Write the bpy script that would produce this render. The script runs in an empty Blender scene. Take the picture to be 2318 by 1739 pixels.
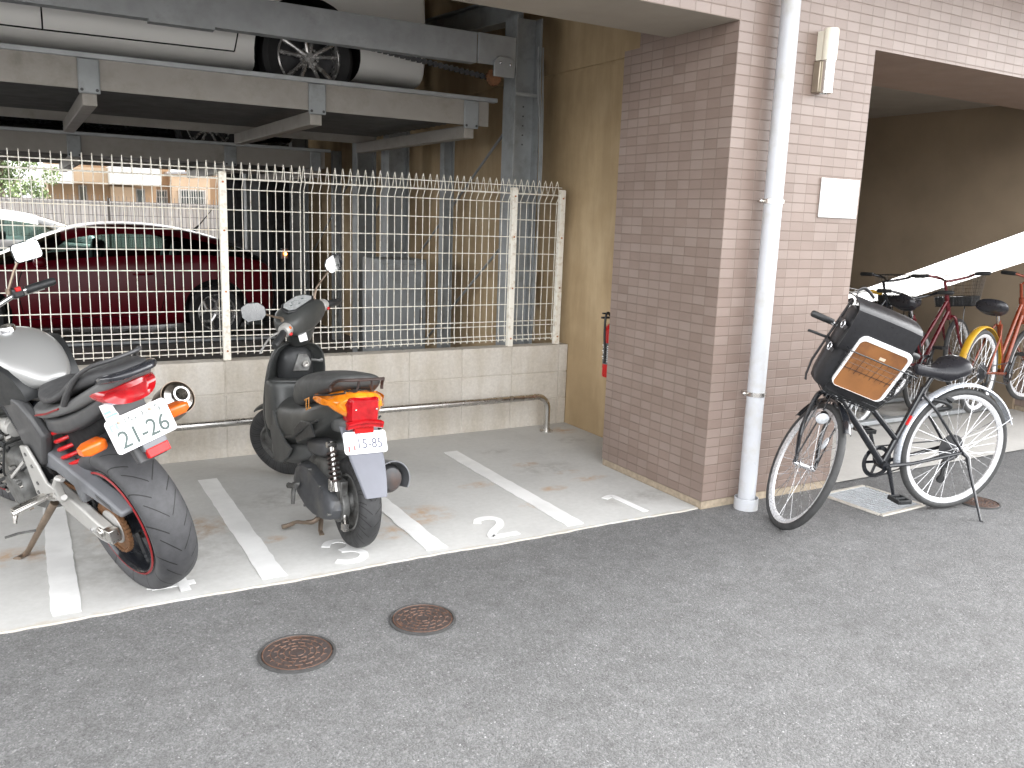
import bpy, math, random
from mathutils import Vector, Matrix, Euler
random.seed(7)
R = math.radians
sc = bpy.context.scene
COL = sc.collection
# ---------------------------------------------------------------- camera
cam_d = bpy.data.cameras.new("camera"); cam_d.lens = 30.06; cam_d.sensor_width = 36; cam_d.sensor_fit = 'HORIZONTAL'
cam_d.clip_start = 0.05; cam_d.clip_end = 2000
cam = bpy.data.objects.new("camera", cam_d); COL.objects.link(cam)
CAMR = ((0.868849,-0.49387,0.034551),(-0.064624,-0.182328,-0.981112),(0.490841,0.850205,-0.190332))
cm = Matrix(((CAMR[0][0], -CAMR[1][0], -CAMR[2][0], -3.11317),
             (CAMR[0][1], -CAMR[1][1], -CAMR[2][1], -3.30488),
             (CAMR[0][2], -CAMR[1][2], -CAMR[2][2], 1.50953), (0, 0, 0, 1)))
cam.matrix_world = cm
sc.camera = cam
# ---------------------------------------------------------------- light
SUN_EL, SUN_AZ = R(42), R(68)      # sun stands behind the building, well to its right
world = bpy.data.worlds.new("World"); sc.world = world; world.use_nodes = True
wn = world.node_tree; bg = wn.nodes['Background']
sky = wn.nodes.new('ShaderNodeTexSky'); sky.sky_type = 'NISHITA'; sky.sun_disc = False
sky.sun_elevation = SUN_EL; sky.sun_rotation = SUN_AZ
sky.air_density = 1.0; sky.dust_density = 3.5; sky.ozone_density = 1.0
hsv = wn.nodes.new('ShaderNodeHueSaturation'); hsv.inputs['Saturation'].default_value = 0.06
wn.links.new(sky.outputs[0], hsv.inputs['Color']); wn.links.new(hsv.outputs[0], bg.inputs[0])
bg.inputs[1].default_value = 0.15
sd = bpy.data.lights.new("sun", 'SUN'); sd.energy = 3.0; sd.angle = R(0.5); sd.color = (1.0, 0.95, 0.88)
sun = bpy.data.objects.new("sun", sd); COL.objects.link(sun)
sdir = Vector((math.sin(SUN_AZ) * math.cos(SUN_EL), math.cos(SUN_AZ) * math.cos(SUN_EL), math.sin(SUN_EL)))
sun.rotation_euler = sdir.to_track_quat('Z', 'Y').to_euler()
sc.view_settings.view_transform = 'Standard'; sc.view_settings.look = 'None'
sc.view_settings.exposure = 3.36; sc.view_settings.gamma = 1.0

# ---------------------------------------------------------------- mesh helper
def V(*a): return Vector(a)
class MB:
    def __init__(s): s.v = []; s.f = []; s.m = []; s.t = []
    def add(s, vs, fs, mi=0, tint=0.5):
        o = len(s.v); s.v += [Vector(p) for p in vs]
        for f in fs: s.f.append([i + o for i in f]); s.m.append(mi); s.t.append(tint)
        return s
    def box(s, c, d, rot=None, mi=0, tint=0.5, taper=1.0):
        hx, hy, hz = d[0] / 2, d[1] / 2, d[2] / 2; c = Vector(c)
        vs = []
        for z in (-hz, hz):
            k = taper if z > 0 else 1.0
            for x, y in ((-hx, -hy), (hx, -hy), (hx, hy), (-hx, hy)):
                p = Vector((x * k, y * k, z))
                if rot is not None: p = rot @ p
                vs.append(c + p)
        return s.add(vs, [(3, 2, 1, 0), (4, 5, 6, 7), (0, 1, 5, 4), (1, 2, 6, 5), (2, 3, 7, 6), (3, 0, 4, 7)], mi, tint)
    def span(s, a, b, **k):
        return s.box([(a[i] + b[i]) / 2 for i in range(3)], [abs(b[i] - a[i]) for i in range(3)], **k)
    def loft(s, rings, caps=True, closed=True, wrap=False, mi=0, tint=0.5):
        n = len(rings[0]); vs = [p for r in rings for p in r]; fs = []
        m = len(rings)
        for i in range(m if wrap else m - 1):
            j = (i + 1) % m
            for k in range(n if closed else n - 1):
                l = (k + 1) % n
                fs.append((i * n + k, i * n + l, j * n + l, j * n + k))
        if caps and closed and not wrap:
            fs.append(tuple(range(n))[::-1]); fs.append(tuple(range((m - 1) * n, m * n)))
        return s.add(vs, fs, mi, tint)
    def tube(s, pts, r, n=8, closed=False, caps=True, mi=0, flat=1.0, up=None, tint=0.5):
        pts = [Vector(p) for p in pts]; m = len(pts)
        rs = list(r) if isinstance(r, (list, tuple)) else [r] * m
        if len(rs) != m:      # stretch the radius list over the path
            q = len(rs) - 1; rs = [rs[min(int(i * q / (m - 1)), q - 1)] * (1 - (i * q / (m - 1) - min(int(i * q / (m - 1)), q - 1))) + rs[min(int(i * q / (m - 1)), q - 1) + 1] * (i * q / (m - 1) - min(int(i * q / (m - 1)), q - 1)) for i in range(m)]
        T = []
        for i in range(m):
            a = pts[i - 1] if (i > 0 or closed) else pts[i]; b = pts[(i + 1) % m] if (i < m - 1 or closed) else pts[i]
            t = (b - a); T.append(t.normalized() if t.length > 1e-9 else Vector((0, 0, 1)))
        u = Vector(up) if up is not None else (Vector((0, 0, 1)) if abs(T[0].z) < 0.9 else Vector((1, 0, 0)))
        rings = []
        for i in range(m):
            u = (u - T[i] * u.dot(T[i]))
            if u.length < 1e-6: u = T[i].orthogonal()
            u.normalize(); w = T[i].cross(u)
            rings.append([pts[i] + (u * math.cos(2 * math.pi * k / n) * rs[i] * flat + w * math.sin(2 * math.pi * k / n) * rs[i]) for k in range(n)])
        return s.loft(rings, caps=caps, wrap=closed, mi=mi, tint=tint)
    def cyl(s, a, b, r0, r1=None, n=20, mi=0, tint=0.5):
        return s.tube([a, b], [r0, r0 if r1 is None else r1], n=n, mi=mi, tint=tint)
    def lathe(s, prof, o=(0, 0, 0), axis=(0, 0, 1), n=28, ref=None, closed=False, mi=0):
        ax = Vector(axis).normalized(); u = ax.orthogonal().normalized() if ref is None else Vector(ref).normalized(); w = ax.cross(u); o = Vector(o)
        rings = [[o + ax * h + (u * math.cos(2 * math.pi * k / n) + w * math.sin(2 * math.pi * k / n)) * max(r, 1e-4) for k in range(n)] for r, h in prof]
        return s.loft(rings, caps=not closed, wrap=closed, mi=mi)
    def ell(s, c, rad, rot=None, n=16, m=10, mi=0):
        rings = []
        for i in range(m + 1):
            a = math.pi * i / m; a = min(max(a, 0.02), math.pi - 0.02); ring = []
            for k in range(n):
                b = 2 * math.pi * k / n
                p = Vector((math.sin(a) * math.cos(b) * rad[0], math.sin(a) * math.sin(b) * rad[1], math.cos(a) * rad[2]))
                if rot is not None: p = rot @ p
                ring.append(Vector(c) + p)
            rings.append(ring)
        return s.loft(rings[::-1], mi=mi)
    def prism(s, poly, o, ux, uy, d, mi=0, tint=0.5):
        o = Vector(o); ux = Vector(ux); uy = Vector(uy); d = Vector(d); n = len(poly)
        a = [o + ux * p[0] + uy * p[1] for p in poly]; b = [p + d for p in a]
        fs = [tuple(range(n))[::-1], tuple(range(n, 2 * n))] + [(i, (i + 1) % n, n + (i + 1) % n, n + i) for i in range(n)]
        return s.add(a + b, fs, mi, tint)
    def xf(s, fn, start=0):
        for i in range(start, len(s.v)): s.v[i] = Vector(fn(s.v[i]))
        return s
    def build(s, name, mats, parent=None, smooth=True, ang=38, bevel=0, seg=2, sub=0, mw=None, crease=None):
        me = bpy.data.meshes.new(name); me.from_pydata([tuple(p) for p in s.v], [], s.f)
        if not isinstance(mats, (list, tuple)): mats = [mats]
        for m in mats: me.materials.append(m)
        me.polygons.foreach_set('material_index', s.m)
        import bmesh
        bm = bmesh.new(); bm.from_mesh(me); bmesh.ops.recalc_face_normals(bm, faces=bm.faces); bm.to_mesh(me); bm.free()
        ca = me.color_attributes.new('tint', 'FLOAT_COLOR', 'CORNER'); me.uv_layers.new(name='boxuv'); ca = me.color_attributes['tint']; uv = me.uv_layers['boxuv']
        for p, t in zip(me.polygons, s.t):
            n = p.normal; ax = max(range(3), key=lambda i: abs(n[i]))
            for li in p.loop_indices:
                c = me.vertices[me.loops[li].vertex_index].co
                uv.data[li].uv = ((c.y, c.z), (c.x, c.z), (c.x, c.y))[ax]
                ca.data[li].color = (t, t, t, 1)
        if smooth:
            me.polygons.foreach_set('use_smooth', [True] * len(me.polygons))
            if not sub: me.set_sharp_from_angle(angle=R(ang))
        o = bpy.data.objects.new(name, me); COL.objects.link(o)
        if parent is not None: o.parent = parent
        if mw is not None: o.matrix_local = mw
        if bevel:
            b = o.modifiers.new('bevel', 'BEVEL'); b.width = bevel; b.segments = seg; b.limit_method = 'ANGLE'; b.angle_limit = R(40)
            b.harden_normals = False
        if sub:
            b = o.modifiers.new('sub', 'SUBSURF'); b.levels = sub; b.render_levels = sub
        return o
def tag(o, label, cat, group=None):
    o['label'] = label; o['category'] = cat
    if group: o['group'] = group
    return o
def struct(o): o['kind'] = 'structure'; return o
def thing(name, label, cat, loc=(0, 0, 0), rot=(0, 0, 0), group=None):
    o = bpy.data.objects.new(name, None); o.empty_display_size = 0.1; COL.objects.link(o)
    o.location = loc; o.rotation_euler = rot
    return tag(o, label, cat, group)
def copy_tree(o, parent=None):
    c = o.copy(); COL.objects.link(c); c.parent = parent
    for ch in list(o.children): copy_tree(ch, c)
    return c
def ring(x, cy, cz, w, h, n=16, p=2.5, top=None, ax='x'):
    """super-ellipse section at station x; w,h half sizes; top = exponent of the upper half"""
    out = []
    for k in range(n):
        a = 2 * math.pi * (k + .5) / n; c, s_ = math.cos(a), math.sin(a)
        e = 2.0 / (top if (top and s_ > 0) else p)
        u = cy + w * math.copysign(abs(c) ** e, c); v = cz + h * math.copysign(abs(s_) ** e, s_)
        out.append(Vector((x, u, v)))
    return out
def arc(c, r, a0, a1, n, plane='xz', y=0):
    return [Vector((c[0] + r * math.cos(R(a0 + (a1 - a0) * i / (n - 1))), y, c[1] + r * math.sin(R(a0 + (a1 - a0) * i / (n - 1))))) for i in range(n)]
def smooth_path(pts, k=6):
    pts = [Vector(p) for p in pts]; out = []
    for i in range(len(pts) - 1):
        p0 = pts[max(i - 1, 0)]; p1 = pts[i]; p2 = pts[i + 1]; p3 = pts[min(i + 2, len(pts) - 1)]
        for j in range(k):
            t = j / k
            out.append(0.5 * ((2 * p1) + (p2 - p0) * t + (2 * p0 - 5 * p1 + 4 * p2 - p3) * t * t + (3 * p1 - p0 - 3 * p2 + p3) * t ** 3))
    out.append(pts[-1]); return out
def axis_rot(piv, ax, ang):
    M = Matrix.Translation(piv) @ Matrix.Rotation(ang, 4, Vector(ax)) @ Matrix.Translation(-Vector(piv))
    return M
# ---------------------------------------------------------------- materials
def newmat(name):
    m = bpy.data.materials.new(name); m.use_nodes = True; nt = m.node_tree
    return m, nt, nt.nodes['Principled BSDF']
def N(nt, t, **kw):
    n = nt.nodes.new(t)
    for k, v in kw.items():
        if k in n.inputs: n.inputs[k].default_value = v
        else: setattr(n, k, v)
    return n
def ramp(nt, src, stops):
    r = nt.nodes.new('ShaderNodeValToRGB'); e = r.color_ramp.elements
    while len(e) < len(stops): e.new(0.5)
    for x, (p, c) in zip(e, stops): x.position = p; x.color = tuple(c) + (1,) if len(c) == 3 else c
    nt.links.new(src, r.inputs[0]); return r.outputs[0]
def mixc(nt, fac, a, b, mode='MIX'):
    m = nt.nodes.new('ShaderNodeMix'); m.data_type = 'RGBA'; m.blend_type = mode
    for sock, v in ((m.inputs[0], fac), (m.inputs[6], a), (m.inputs[7], b)):
        if hasattr(v, 'node'): nt.links.new(v, sock)
        elif isinstance(v, (int, float)): sock.default_value = v
        else: sock.default_value = tuple(v) + (1,) if len(v) == 3 else v
    return m.outputs[2]
def coords(nt, kind='Object', scale=(1, 1, 1)):
    tc = nt.nodes.new('ShaderNodeTexCoord')
    if scale == (1, 1, 1): return tc.outputs[kind]
    mp = nt.nodes.new('ShaderNodeMapping'); mp.inputs['Scale'].default_value = scale
    nt.links.new(tc.outputs[kind], mp.inputs[0]); return mp.outputs[0]
def noise(nt, vec, scale, detail=4, rough=.55, out='Fac'):
    n = N(nt, 'ShaderNodeTexNoise'); n.inputs['Scale'].default_value = scale; n.inputs['Detail'].default_value = detail; n.inputs['Roughness'].default_value = rough
    nt.links.new(vec, n.inputs['Vector']); return n.outputs[out]
def bump(nt, b, h, strength, dist=0.002, prev=None):
    n = N(nt, 'ShaderNodeBump'); n.inputs['Strength'].default_value = strength; n.inputs['Distance'].default_value = dist
    nt.links.new(h, n.inputs['Height'])
    if prev is not None: nt.links.new(prev, n.inputs['Normal'])
    nt.links.new(n.outputs[0], b.inputs['Normal']); return n.outputs[0]
def math_(nt, op, a, b=None):
    n = nt.nodes.new('ShaderNodeMath'); n.operation = op
    for i, v in enumerate((a, b)):
        if v is None: continue
        if hasattr(v, 'node'): nt.links.new(v, n.inputs[i])
        else: n.inputs[i].default_value = v
    return n.outputs[0]
def mat(name, col, rough=.5, metal=0., var=.12, nscale=18, bmp=0., bscale=200, spec=None, coat=0., dirt=None, dscale=5, emit=None, trans=0., ior=1.45, rvar=.07):
    m, nt, b = newmat(name); c = coords(nt)
    dark = tuple(x * (1 - var) for x in col); lite = tuple(min(1, x * (1 + var)) for x in col)
    src = ramp(nt, noise(nt, c, nscale), [(.3, dark), (.7, lite)])
    if dirt:
        msk = ramp(nt, noise(nt, c, dscale, 6, .65), [(.5, (0, 0, 0)), (.72, (1, 1, 1))])
        src = mixc(nt, msk, src, dirt)
    nt.links.new(src, b.inputs['Base Color'])
    rr = ramp(nt, noise(nt, c, nscale * 1.7), [(.3, (max(0, rough - rvar),) * 3), (.7, (min(1, rough + rvar),) * 3)])
    nt.links.new(rr, b.inputs['Roughness'])
    b.inputs['Metallic'].default_value = metal; b.inputs['IOR'].default_value = ior
    if spec is not None: b.inputs['Specular IOR Level'].default_value = spec
    if coat: b.inputs['Coat Weight'].default_value = coat; b.inputs['Coat Roughness'].default_value = .04
    if trans: b.inputs['Transmission Weight'].default_value = trans
    if bmp: bump(nt, b, noise(nt, c, bscale, 3), bmp)
    if emit: b.inputs['Emission Color'].default_value = emit[0] + (1,); b.inputs['Emission Strength'].default_value = emit[1]
    return m
# ================================================================ materials of the setting
def m_asphalt():
    m, nt, b = newmat('asphalt'); c = coords(nt)
    vo = N(nt, 'ShaderNodeTexVoronoi'); vo.inputs['Scale'].default_value = 240; nt.links.new(c, vo.inputs['Vector'])
    vo2 = N(nt, 'ShaderNodeTexVoronoi'); vo2.inputs['Scale'].default_value = 120; nt.links.new(c, vo2.inputs['Vector'])
    grit = ramp(nt, vo.outputs['Color'], [(.15, (.075, .075, .075)), (.55, (.14, .14, .14)), (.9, (.21, .21, .21)), (.985, (.58, .58, .58))])
    grit2 = ramp(nt, vo2.outputs['Color'], [(.2, (.1, .1, .1)), (.8, (.165, .165, .164)), (.97, (.34, .34, .34))])
    base = mixc(nt, .4, grit, grit2)
    big = ramp(nt, noise(nt, c, .9, 5, .6), [(.3, (.88, .88, .88)), (.7, (1.1, 1.1, 1.1))])
    base = mixc(nt, 1, base, big, 'MULTIPLY')
    med = ramp(nt, noise(nt, c, 9, 6, .7), [(.38, (.86, .855, .85)), (.6, (1.05, 1.05, 1.05))])
    base = mixc(nt, 1, base, med, 'MULTIPLY')
    rust = ramp(nt, noise(nt, c, 2.6, 6, .7), [(.66, (0, 0, 0)), (.8, (.45, .45, .45))])
    base = mixc(nt, rust, base, (.20, .15, .11))
    nt.links.new(base, b.inputs['Base Color']); b.inputs['Roughness'].default_value = .82
    hb = math_(nt, 'ADD', math_(nt, 'MULTIPLY', vo.outputs['Distance'], -1), math_(nt, 'MULTIPLY', vo2.outputs['Distance'], -1))
    bump(nt, b, hb, .55, .004); return m
def spots(nt, c, pts, wob=.35):
    """sum of soft blobs at world points (x, y, rx, ry) broken up by noise"""
    tot = None
    nz = noise(nt, c, 11, 6, .7)
    for x, y, rx, ry in pts:
        mp = nt.nodes.new('ShaderNodeMapping'); mp.inputs['Location'].default_value = (-x / rx, -y / ry, 0); mp.inputs['Scale'].default_value = (1 / rx, 1 / ry, 0)
        nt.links.new(c, mp.inputs[0])
        l = nt.nodes.new('ShaderNodeVectorMath'); l.operation = 'LENGTH'; nt.links.new(mp.outputs[0], l.inputs[0])
        v = math_(nt, 'SUBTRACT', 1.0, l.outputs['Value'])
        cl = N(nt, 'ShaderNodeClamp'); nt.links.new(v, cl.inputs[0])
        tot = cl.outputs[0] if tot is None else math_(nt, 'MAXIMUM', tot, cl.outputs[0])
    g = ramp(nt, nz, [(.42, (0, 0, 0)), (.62, (1, 1, 1))])
    return math_(nt, 'MULTIPLY', math_(nt, 'POWER', tot, .6), g)
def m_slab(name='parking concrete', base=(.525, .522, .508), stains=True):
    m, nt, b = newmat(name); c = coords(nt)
    col = ramp(nt, noise(nt, c, 1.7, 8, .62), [(.25, tuple(x * .84 for x in base)), (.5, base), (.75, tuple(x * 1.1 for x in base))])
    fine = ramp(nt, noise(nt, c, 34, 5, .7), [(.3, (.93, .93, .92)), (.7, (1.04, 1.04, 1.04))])
    col = mixc(nt, 1, col, fine, 'MULTIPLY')
    if stains:
        col = mixc(nt, math_(nt, 'MULTIPLY', spots(nt, c, [(-1.42, .52, .2, .16), (-.92, .85, .13, .06), (-.55, .62, .1, .05), (-.25, .7, .14, .05), (-.8, .42, .1, .05), (-1.62, .35, .14, .1), (-3.25, .75, .25, .12), (-2.75, .95, .2, .1), (-2.2, .5, .1, .05), (-.45, 1.1, .1, .05), (-.3, .86, .1, .04), (.25, 1.75, .12, .1), (-2.6, .8, .35, .2)]), .75), col, (.45, .24, .08))
        col = mixc(nt, math_(nt, 'MULTIPLY', spots(nt, c, [(-.38, .98, .22, .16), (-.5, 1.45, .14, .07), (-1.95, 1.05, .3, .2), (-.2, .3, .3, .12), (.15, 1.5, .12, .1), (-2.7, .6, .5, .5)]), .45), col, (.16, .14, .12))
        sx = nt.nodes.new('ShaderNodeSeparateXYZ'); nt.links.new(c, sx.inputs[0])
        e = ramp(nt, math_(nt, 'ADD', sx.outputs['Y'], math_(nt, 'MULTIPLY', noise(nt, c, 14, 5, .7), .1)), [(.07, (1, 1, 1)), (.085, (0, 0, 0))])
        col = mixc(nt, math_(nt, 'MULTIPLY', e, .6), col, (.46, .41, .34))
        e2 = ramp(nt, math_(nt, 'ADD', sx.outputs['Y'], math_(nt, 'MULTIPLY', noise(nt, c, 6, 5, .7), .25)), [(.0, (0, 0, 0)), (.97, (0, 0, 0)), (1.0, (1, 1, 1))])
        dk = math_(nt, 'SUBTRACT', sx.outputs['Y'], math_(nt, 'MULTIPLY', noise(nt, c, 5, 5, .7), .5))
        dk = ramp(nt, dk, [(0.0, (0, 0, 0)), (1.0, (1, 1, 1))])
        mr = N(nt, 'ShaderNodeMapRange'); mr.inputs['From Min'].default_value = 1.2; mr.inputs['From Max'].default_value = 1.8
        nt.links.new(math_(nt, 'SUBTRACT', sx.outputs['Y'], math_(nt, 'MULTIPLY', noise(nt, c, 5, 5, .7), .3)), mr.inputs['Value'])
        col = mixc(nt, math_(nt, 'MULTIPLY', mr.outputs[0], .12), col, (.27, .25, .22))
    nt.links.new(col, b.inputs['Base Color']); b.inputs['Roughness'].default_value = .7
    bump(nt, b, noise(nt, c, 60, 6, .7), .12, .004); return m
def m_tile():
    m, nt, b = newmat('pinkish grey tile'); tc = coords(nt, 'UV')
    sx = nt.nodes.new('ShaderNodeSeparateXYZ'); nt.links.new(tc, sx.inputs[0])
    W_, H_, G_ = .0947, .05, .0048
    u = math_(nt, 'DIVIDE', sx.outputs['X'], W_); v = math_(nt, 'DIVIDE', math_(nt, 'SUBTRACT', sx.outputs['Y'], .042), H_)
    def edge(t, size):   # metres to the nearest joint
        f = math_(nt, 'FRACT', t); return math_(nt, 'MULTIPLY', math_(nt, 'MINIMUM', f, math_(nt, 'SUBTRACT', 1.0, f)), size)
    d = math_(nt, 'MINIMUM', edge(u, W_), edge(v, H_))
    face = N(nt, 'ShaderNodeMapRange'); face.inputs['From Min'].default_value = G_ * .3; face.inputs['From Max'].default_value = G_ * .62; nt.links.new(d, face.inputs['Value'])
    cb = nt.nodes.new('ShaderNodeCombineXYZ'); nt.links.new(math_(nt, 'FLOOR', u), cb.inputs[0]); nt.links.new(math_(nt, 'FLOOR', v), cb.inputs[1])
    wn_ = N(nt, 'ShaderNodeTexWhiteNoise'); nt.links.new(cb.outputs[0], wn_.inputs['Vector'])
    tone = ramp(nt, wn_.outputs['Value'], [(0, (.198, .146, .122)), (.5, (.222, .168, .143)), (1, (.243, .19, .164))])
    n2 = ramp(nt, noise(nt, coords(nt), 2.2, 5), [(.3, (.9, .89, .88)), (.7, (1.06, 1.05, 1.05))])
    col = mixc(nt, face.outputs[0], (.172, .127, .1), tone)
    nt.links.new(mixc(nt, 1, col, n2, 'MULTIPLY'), b.inputs['Base Color'])
    b.inputs['Roughness'].default_value = .38
    nb = bump(nt, b, face.outputs[0], .6, .003); bump(nt, b, noise(nt, coords(nt), 45, 3), .07, .002, nb); return m
def m_concwall():
    m, nt, b = newmat('raw concrete wall'); c = coords(nt)
    col = ramp(nt, noise(nt, c, 1.3, 8, .6), [(.25, (.31, .222, .12)), (.5, (.44, .325, .19)), (.75, (.53, .41, .26))])
    st = ramp(nt, noise(nt, coords(nt, 'Object', (2.2, 2.2, .4)), 2, 6, .65), [(.42, (.62, .58, .52)), (.62, (1, 1, 1))])
    col = mixc(nt, .5, col, st, 'MULTIPLY')
    nt.links.new(col, b.inputs['Base Color']); b.inputs['Roughness'].default_value = .75
    bump(nt, b, noise(nt, c, 30, 6, .7), .15, .004); return m
def m_block():
    m, nt, b = newmat('cement block'); c = coords(nt)
    at = N(nt, 'ShaderNodeAttribute'); at.attribute_name = 'tint'
    col = ramp(nt, at.outputs['Fac'], [(0, (.50, .465, .415)), (1, (.59, .555, .505))])
    n1 = ramp(nt, noise(nt, c, 55, 6, .75), [(.3, (.86, .85, .84)), (.7, (1.08, 1.08, 1.07))])
    col = mixc(nt, 1, col, n1, 'MULTIPLY')
    st = ramp(nt, noise(nt, coords(nt, 'Object', (3, 3, .8)), 2.2, 6, .65), [(.35, (.84, .81, .76)), (.6, (1, 1, 1))])
    col = mixc(nt, 1, col, st, 'MULTIPLY')
    nt.links.new(col, b.inputs['Base Color']); b.inputs['Roughness'].default_value = .85
    bump(nt, b, noise(nt, c, 160, 4, .7), .3, .003); return m
def m_paintline():
    m, nt, b = newmat('worn white road paint'); c = coords(nt)
    w = ramp(nt, noise(nt, c, 13, 8, .72), [(.26, (1, 1, 1)), (.31, (0, 0, 0))])
    sp = ramp(nt, noise(nt, c, 3, 5, .6), [(.4, (.72, .72, .71)), (.6, (.84, .84, .83))])
    nt.links.new(mixc(nt, w, sp, (.42, .415, .40)), b.inputs['Base Color']); b.inputs['Roughness'].default_value = .6
    bump(nt, b, noise(nt, c, 80, 4), .15, .002); return m
M = {}
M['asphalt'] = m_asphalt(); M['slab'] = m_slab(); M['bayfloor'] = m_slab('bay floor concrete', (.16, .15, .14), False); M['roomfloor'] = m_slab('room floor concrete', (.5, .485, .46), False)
M['tile'] = m_tile(); M['conc'] = m_concwall(); M['block'] = m_block(); M['paint'] = m_paintline()
M['mortar'] = mat('mortar', (.33, .27, .2), .9, var=.2, nscale=40, bmp=.3)
M['plaster'] = mat('grey beige painted soffit', (.30, .265, .22), .7, var=.06, nscale=3, bmp=.06, bscale=60)
M['brown'] = mat('brown painted soffit', (.27, .19, .145), .7, var=.07, nscale=4)
M['ceil'] = mat('dark ceiling concrete', (.2, .19, .17), .8, var=.15, nscale=2)
M['galv'] = mat('galvanised steel', (.36, .375, .385), .5, .4, var=.1, nscale=7, dirt=(.31, .32, .325), dscale=12)
M['greysteel'] = mat('grey painted steel', (.27, .285, .29), .5, .1, var=.12, nscale=5, dirt=(.18, .185, .18), dscale=6)
M['deck'] = mat('dusty pallet steel', (.29, .27, .245), .55, .1, var=.12, nscale=4, dirt=(.21, .195, .17), dscale=4)
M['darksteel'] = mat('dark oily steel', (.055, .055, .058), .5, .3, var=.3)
M['rust'] = mat('rusty orange paint', (.45, .16, .04), .6, var=.3, nscale=12, dirt=(.12, .05, .03), dscale=14)
M['stain'] = mat('stainless steel', (.62, .6, .57), .26, 1., var=.06, nscale=8)
M['chrome'] = mat('chrome', (.8, .8, .82), .1, 1., var=.03)
M['alu'] = mat('silver painted aluminium', (.44, .43, .41), .5, .35, var=.08, nscale=14, bmp=.04)
M['ivory'] = mat('ivory coated wire', (.80, .77, .69), .5, var=.06, nscale=10, dirt=(.55, .46, .34), dscale=30)
M['rubber'] = mat('grey black rubber', (.035, .036, .037), .62, var=.18, nscale=30, bmp=.05)
M['blackp'] = mat('black plastic', (.022, .023, .024), .42, var=.2, nscale=25, bmp=.03, bscale=600)
M['blackm'] = mat('black enamel', (.012, .013, .016), .22, var=.1, coat=.5)
M['white'] = mat('white painted metal', (.8, .8, .79), .4, var=.03)
M['pvc'] = mat('pale grey plastic pipe', (.47, .48, .505), .34, var=.05, nscale=3, dirt=(.42, .41, .385), dscale=7)
M['red'] = mat('red plastic', (.5, .012, .012), .3, var=.08)
M['ink'] = mat('grey green ink', (.075, .10, .095), .6)
M['inkgrey'] = mat('grey ink', (.2, .21, .22), .6)
M['inkblue'] = mat('blue ink', (.25, .5, .72), .6)
M['inkred'] = mat('red ink', (.72, .12, .12), .6)
M['glass'] = mat('dark car glass', (.02, .03, .03), .05, var=0, coat=.3)

# ================================================================ ground
def sheet(name, x0, y0, x1, y1, z, m, th=.0):
    b = MB()
    if th: b.span((x0, y0, z - th), (x1, y1, z))
    else: b.add([(x0, y0, z), (x1, y0, z), (x1, y1, z), (x0, y1, z)], [(0, 1, 2, 3)])
    return struct(b.build(name, m))
sheet('ground', -300, -300, 300, 300, -.004, M['asphalt'])
b = MB(); z1 = .004
rr = random.Random(21)
b.prism([(-14, .018)] + [(-5 + .035 * i, .017 + .006 * math.sin(i * .21) + rr.uniform(-.0035, .0035)) for i in range(142)] + [(-.003, .018), (-.003, .925), (.397, .925), (.397, 1.957), (-14, 1.957)], (0, 0, -.03), (1, 0, 0), (0, 1, 0), (0, 0, .034))
struct(b.build('parking_slab', M['slab']))
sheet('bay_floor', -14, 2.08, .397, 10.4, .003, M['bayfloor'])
sheet('bicycle_room_floor', 1.003, .022, 4.42, 10.4, .006, M['roomfloor'])
# painted bay lines and numerals
def marking(name, polys, label, cat, group=None):
    b = MB()
    for p in polys: b.prism(p, (0, 0, .0045), (1, 0, 0), (0, 1, 0), (0, 0, .0035))
    return tag(b.build(name, M['paint'], smooth=False), label, cat, group)
def line_poly(x, y0, y1, w, seed):
    rr = random.Random(seed); L = []; Rr = []
    n = 26
    for i in range(n + 1):
        y = y0 + (y1 - y0) * i / n; k = .004 if i < 15 else .002
        L.append((x - w / 2 + rr.uniform(-k, k), y)); Rr.append((x + w / 2 + rr.uniform(-k, k), y))
    return L + Rr[::-1]
for x, dx, lab in ((-3.045, 0, 'white bay line under the swingarm and side stand of the motorcycle'), (-2.275, 0, 'white bay line between the motorcycle and the scooter'),
               (-1.53, 0, 'white bay line running under the scooter muffler'), (-.765, 0, 'white bay line between numerals 2 and 1')):
    marking('bay_line', [line_poly(x, .07, 1.54, .1, x)], lab, 'road marking', 'white lines between the parking bays')
def stroke(pts, w, k=5, x0=0, y0=0):
    """outline of a brush stroke along pts"""
    p = smooth_path([(a, b_, 0) for a, b_ in pts], k) if len(pts) > 2 else [Vector((a, b_, 0)) for a, b_ in pts]
    L, Rr = [], []
    for i in range(len(p)):
        t = (p[min(i + 1, len(p) - 1)] - p[max(i - 1, 0)]).normalized(); n = Vector((-t.y, t.x, 0))
        L.append((x0 + p[i].x + n.x * w / 2, y0 + p[i].y + n.y * w / 2)); Rr.append((x0 + p[i].x - n.x * w / 2, y0 + p[i].y - n.y * w / 2))
    return L + Rr[::-1]
def ribbon(b, pts, w, z0, h, k=5):
    p = smooth_path([(a, c, 0) for a, c in pts], k) if len(pts) > 2 else [Vector((a, c, 0)) for a, c in pts]
    rings = []
    for i in range(len(p)):
        t = (p[min(i + 1, len(p) - 1)] - p[max(i - 1, 0)]).normalized(); n = Vector((-t.y, t.x, 0)) * w / 2
        rings.append([p[i] + n + Vector((0, 0, z0)), p[i] - n + Vector((0, 0, z0)), p[i] - n + Vector((0, 0, z0 + h)), p[i] + n + Vector((0, 0, z0 + h))])
    b.loft(rings)
def numeral(strokes, label):
    b = MB()
    for i, s_ in enumerate(strokes): ribbon(b, s_, .039, .0045 + .0006 * i, .003)
    return tag(b.build('bay_numeral', M['paint'], smooth=False), label, 'road marking', 'white numerals of the parking bays')
numeral([[(-.39, .345), (-.345, .365), (-.322, .355), (-.316, .25), (-.31, .085)]], 'white painted numeral 1 beside the tiled pillar')
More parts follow.
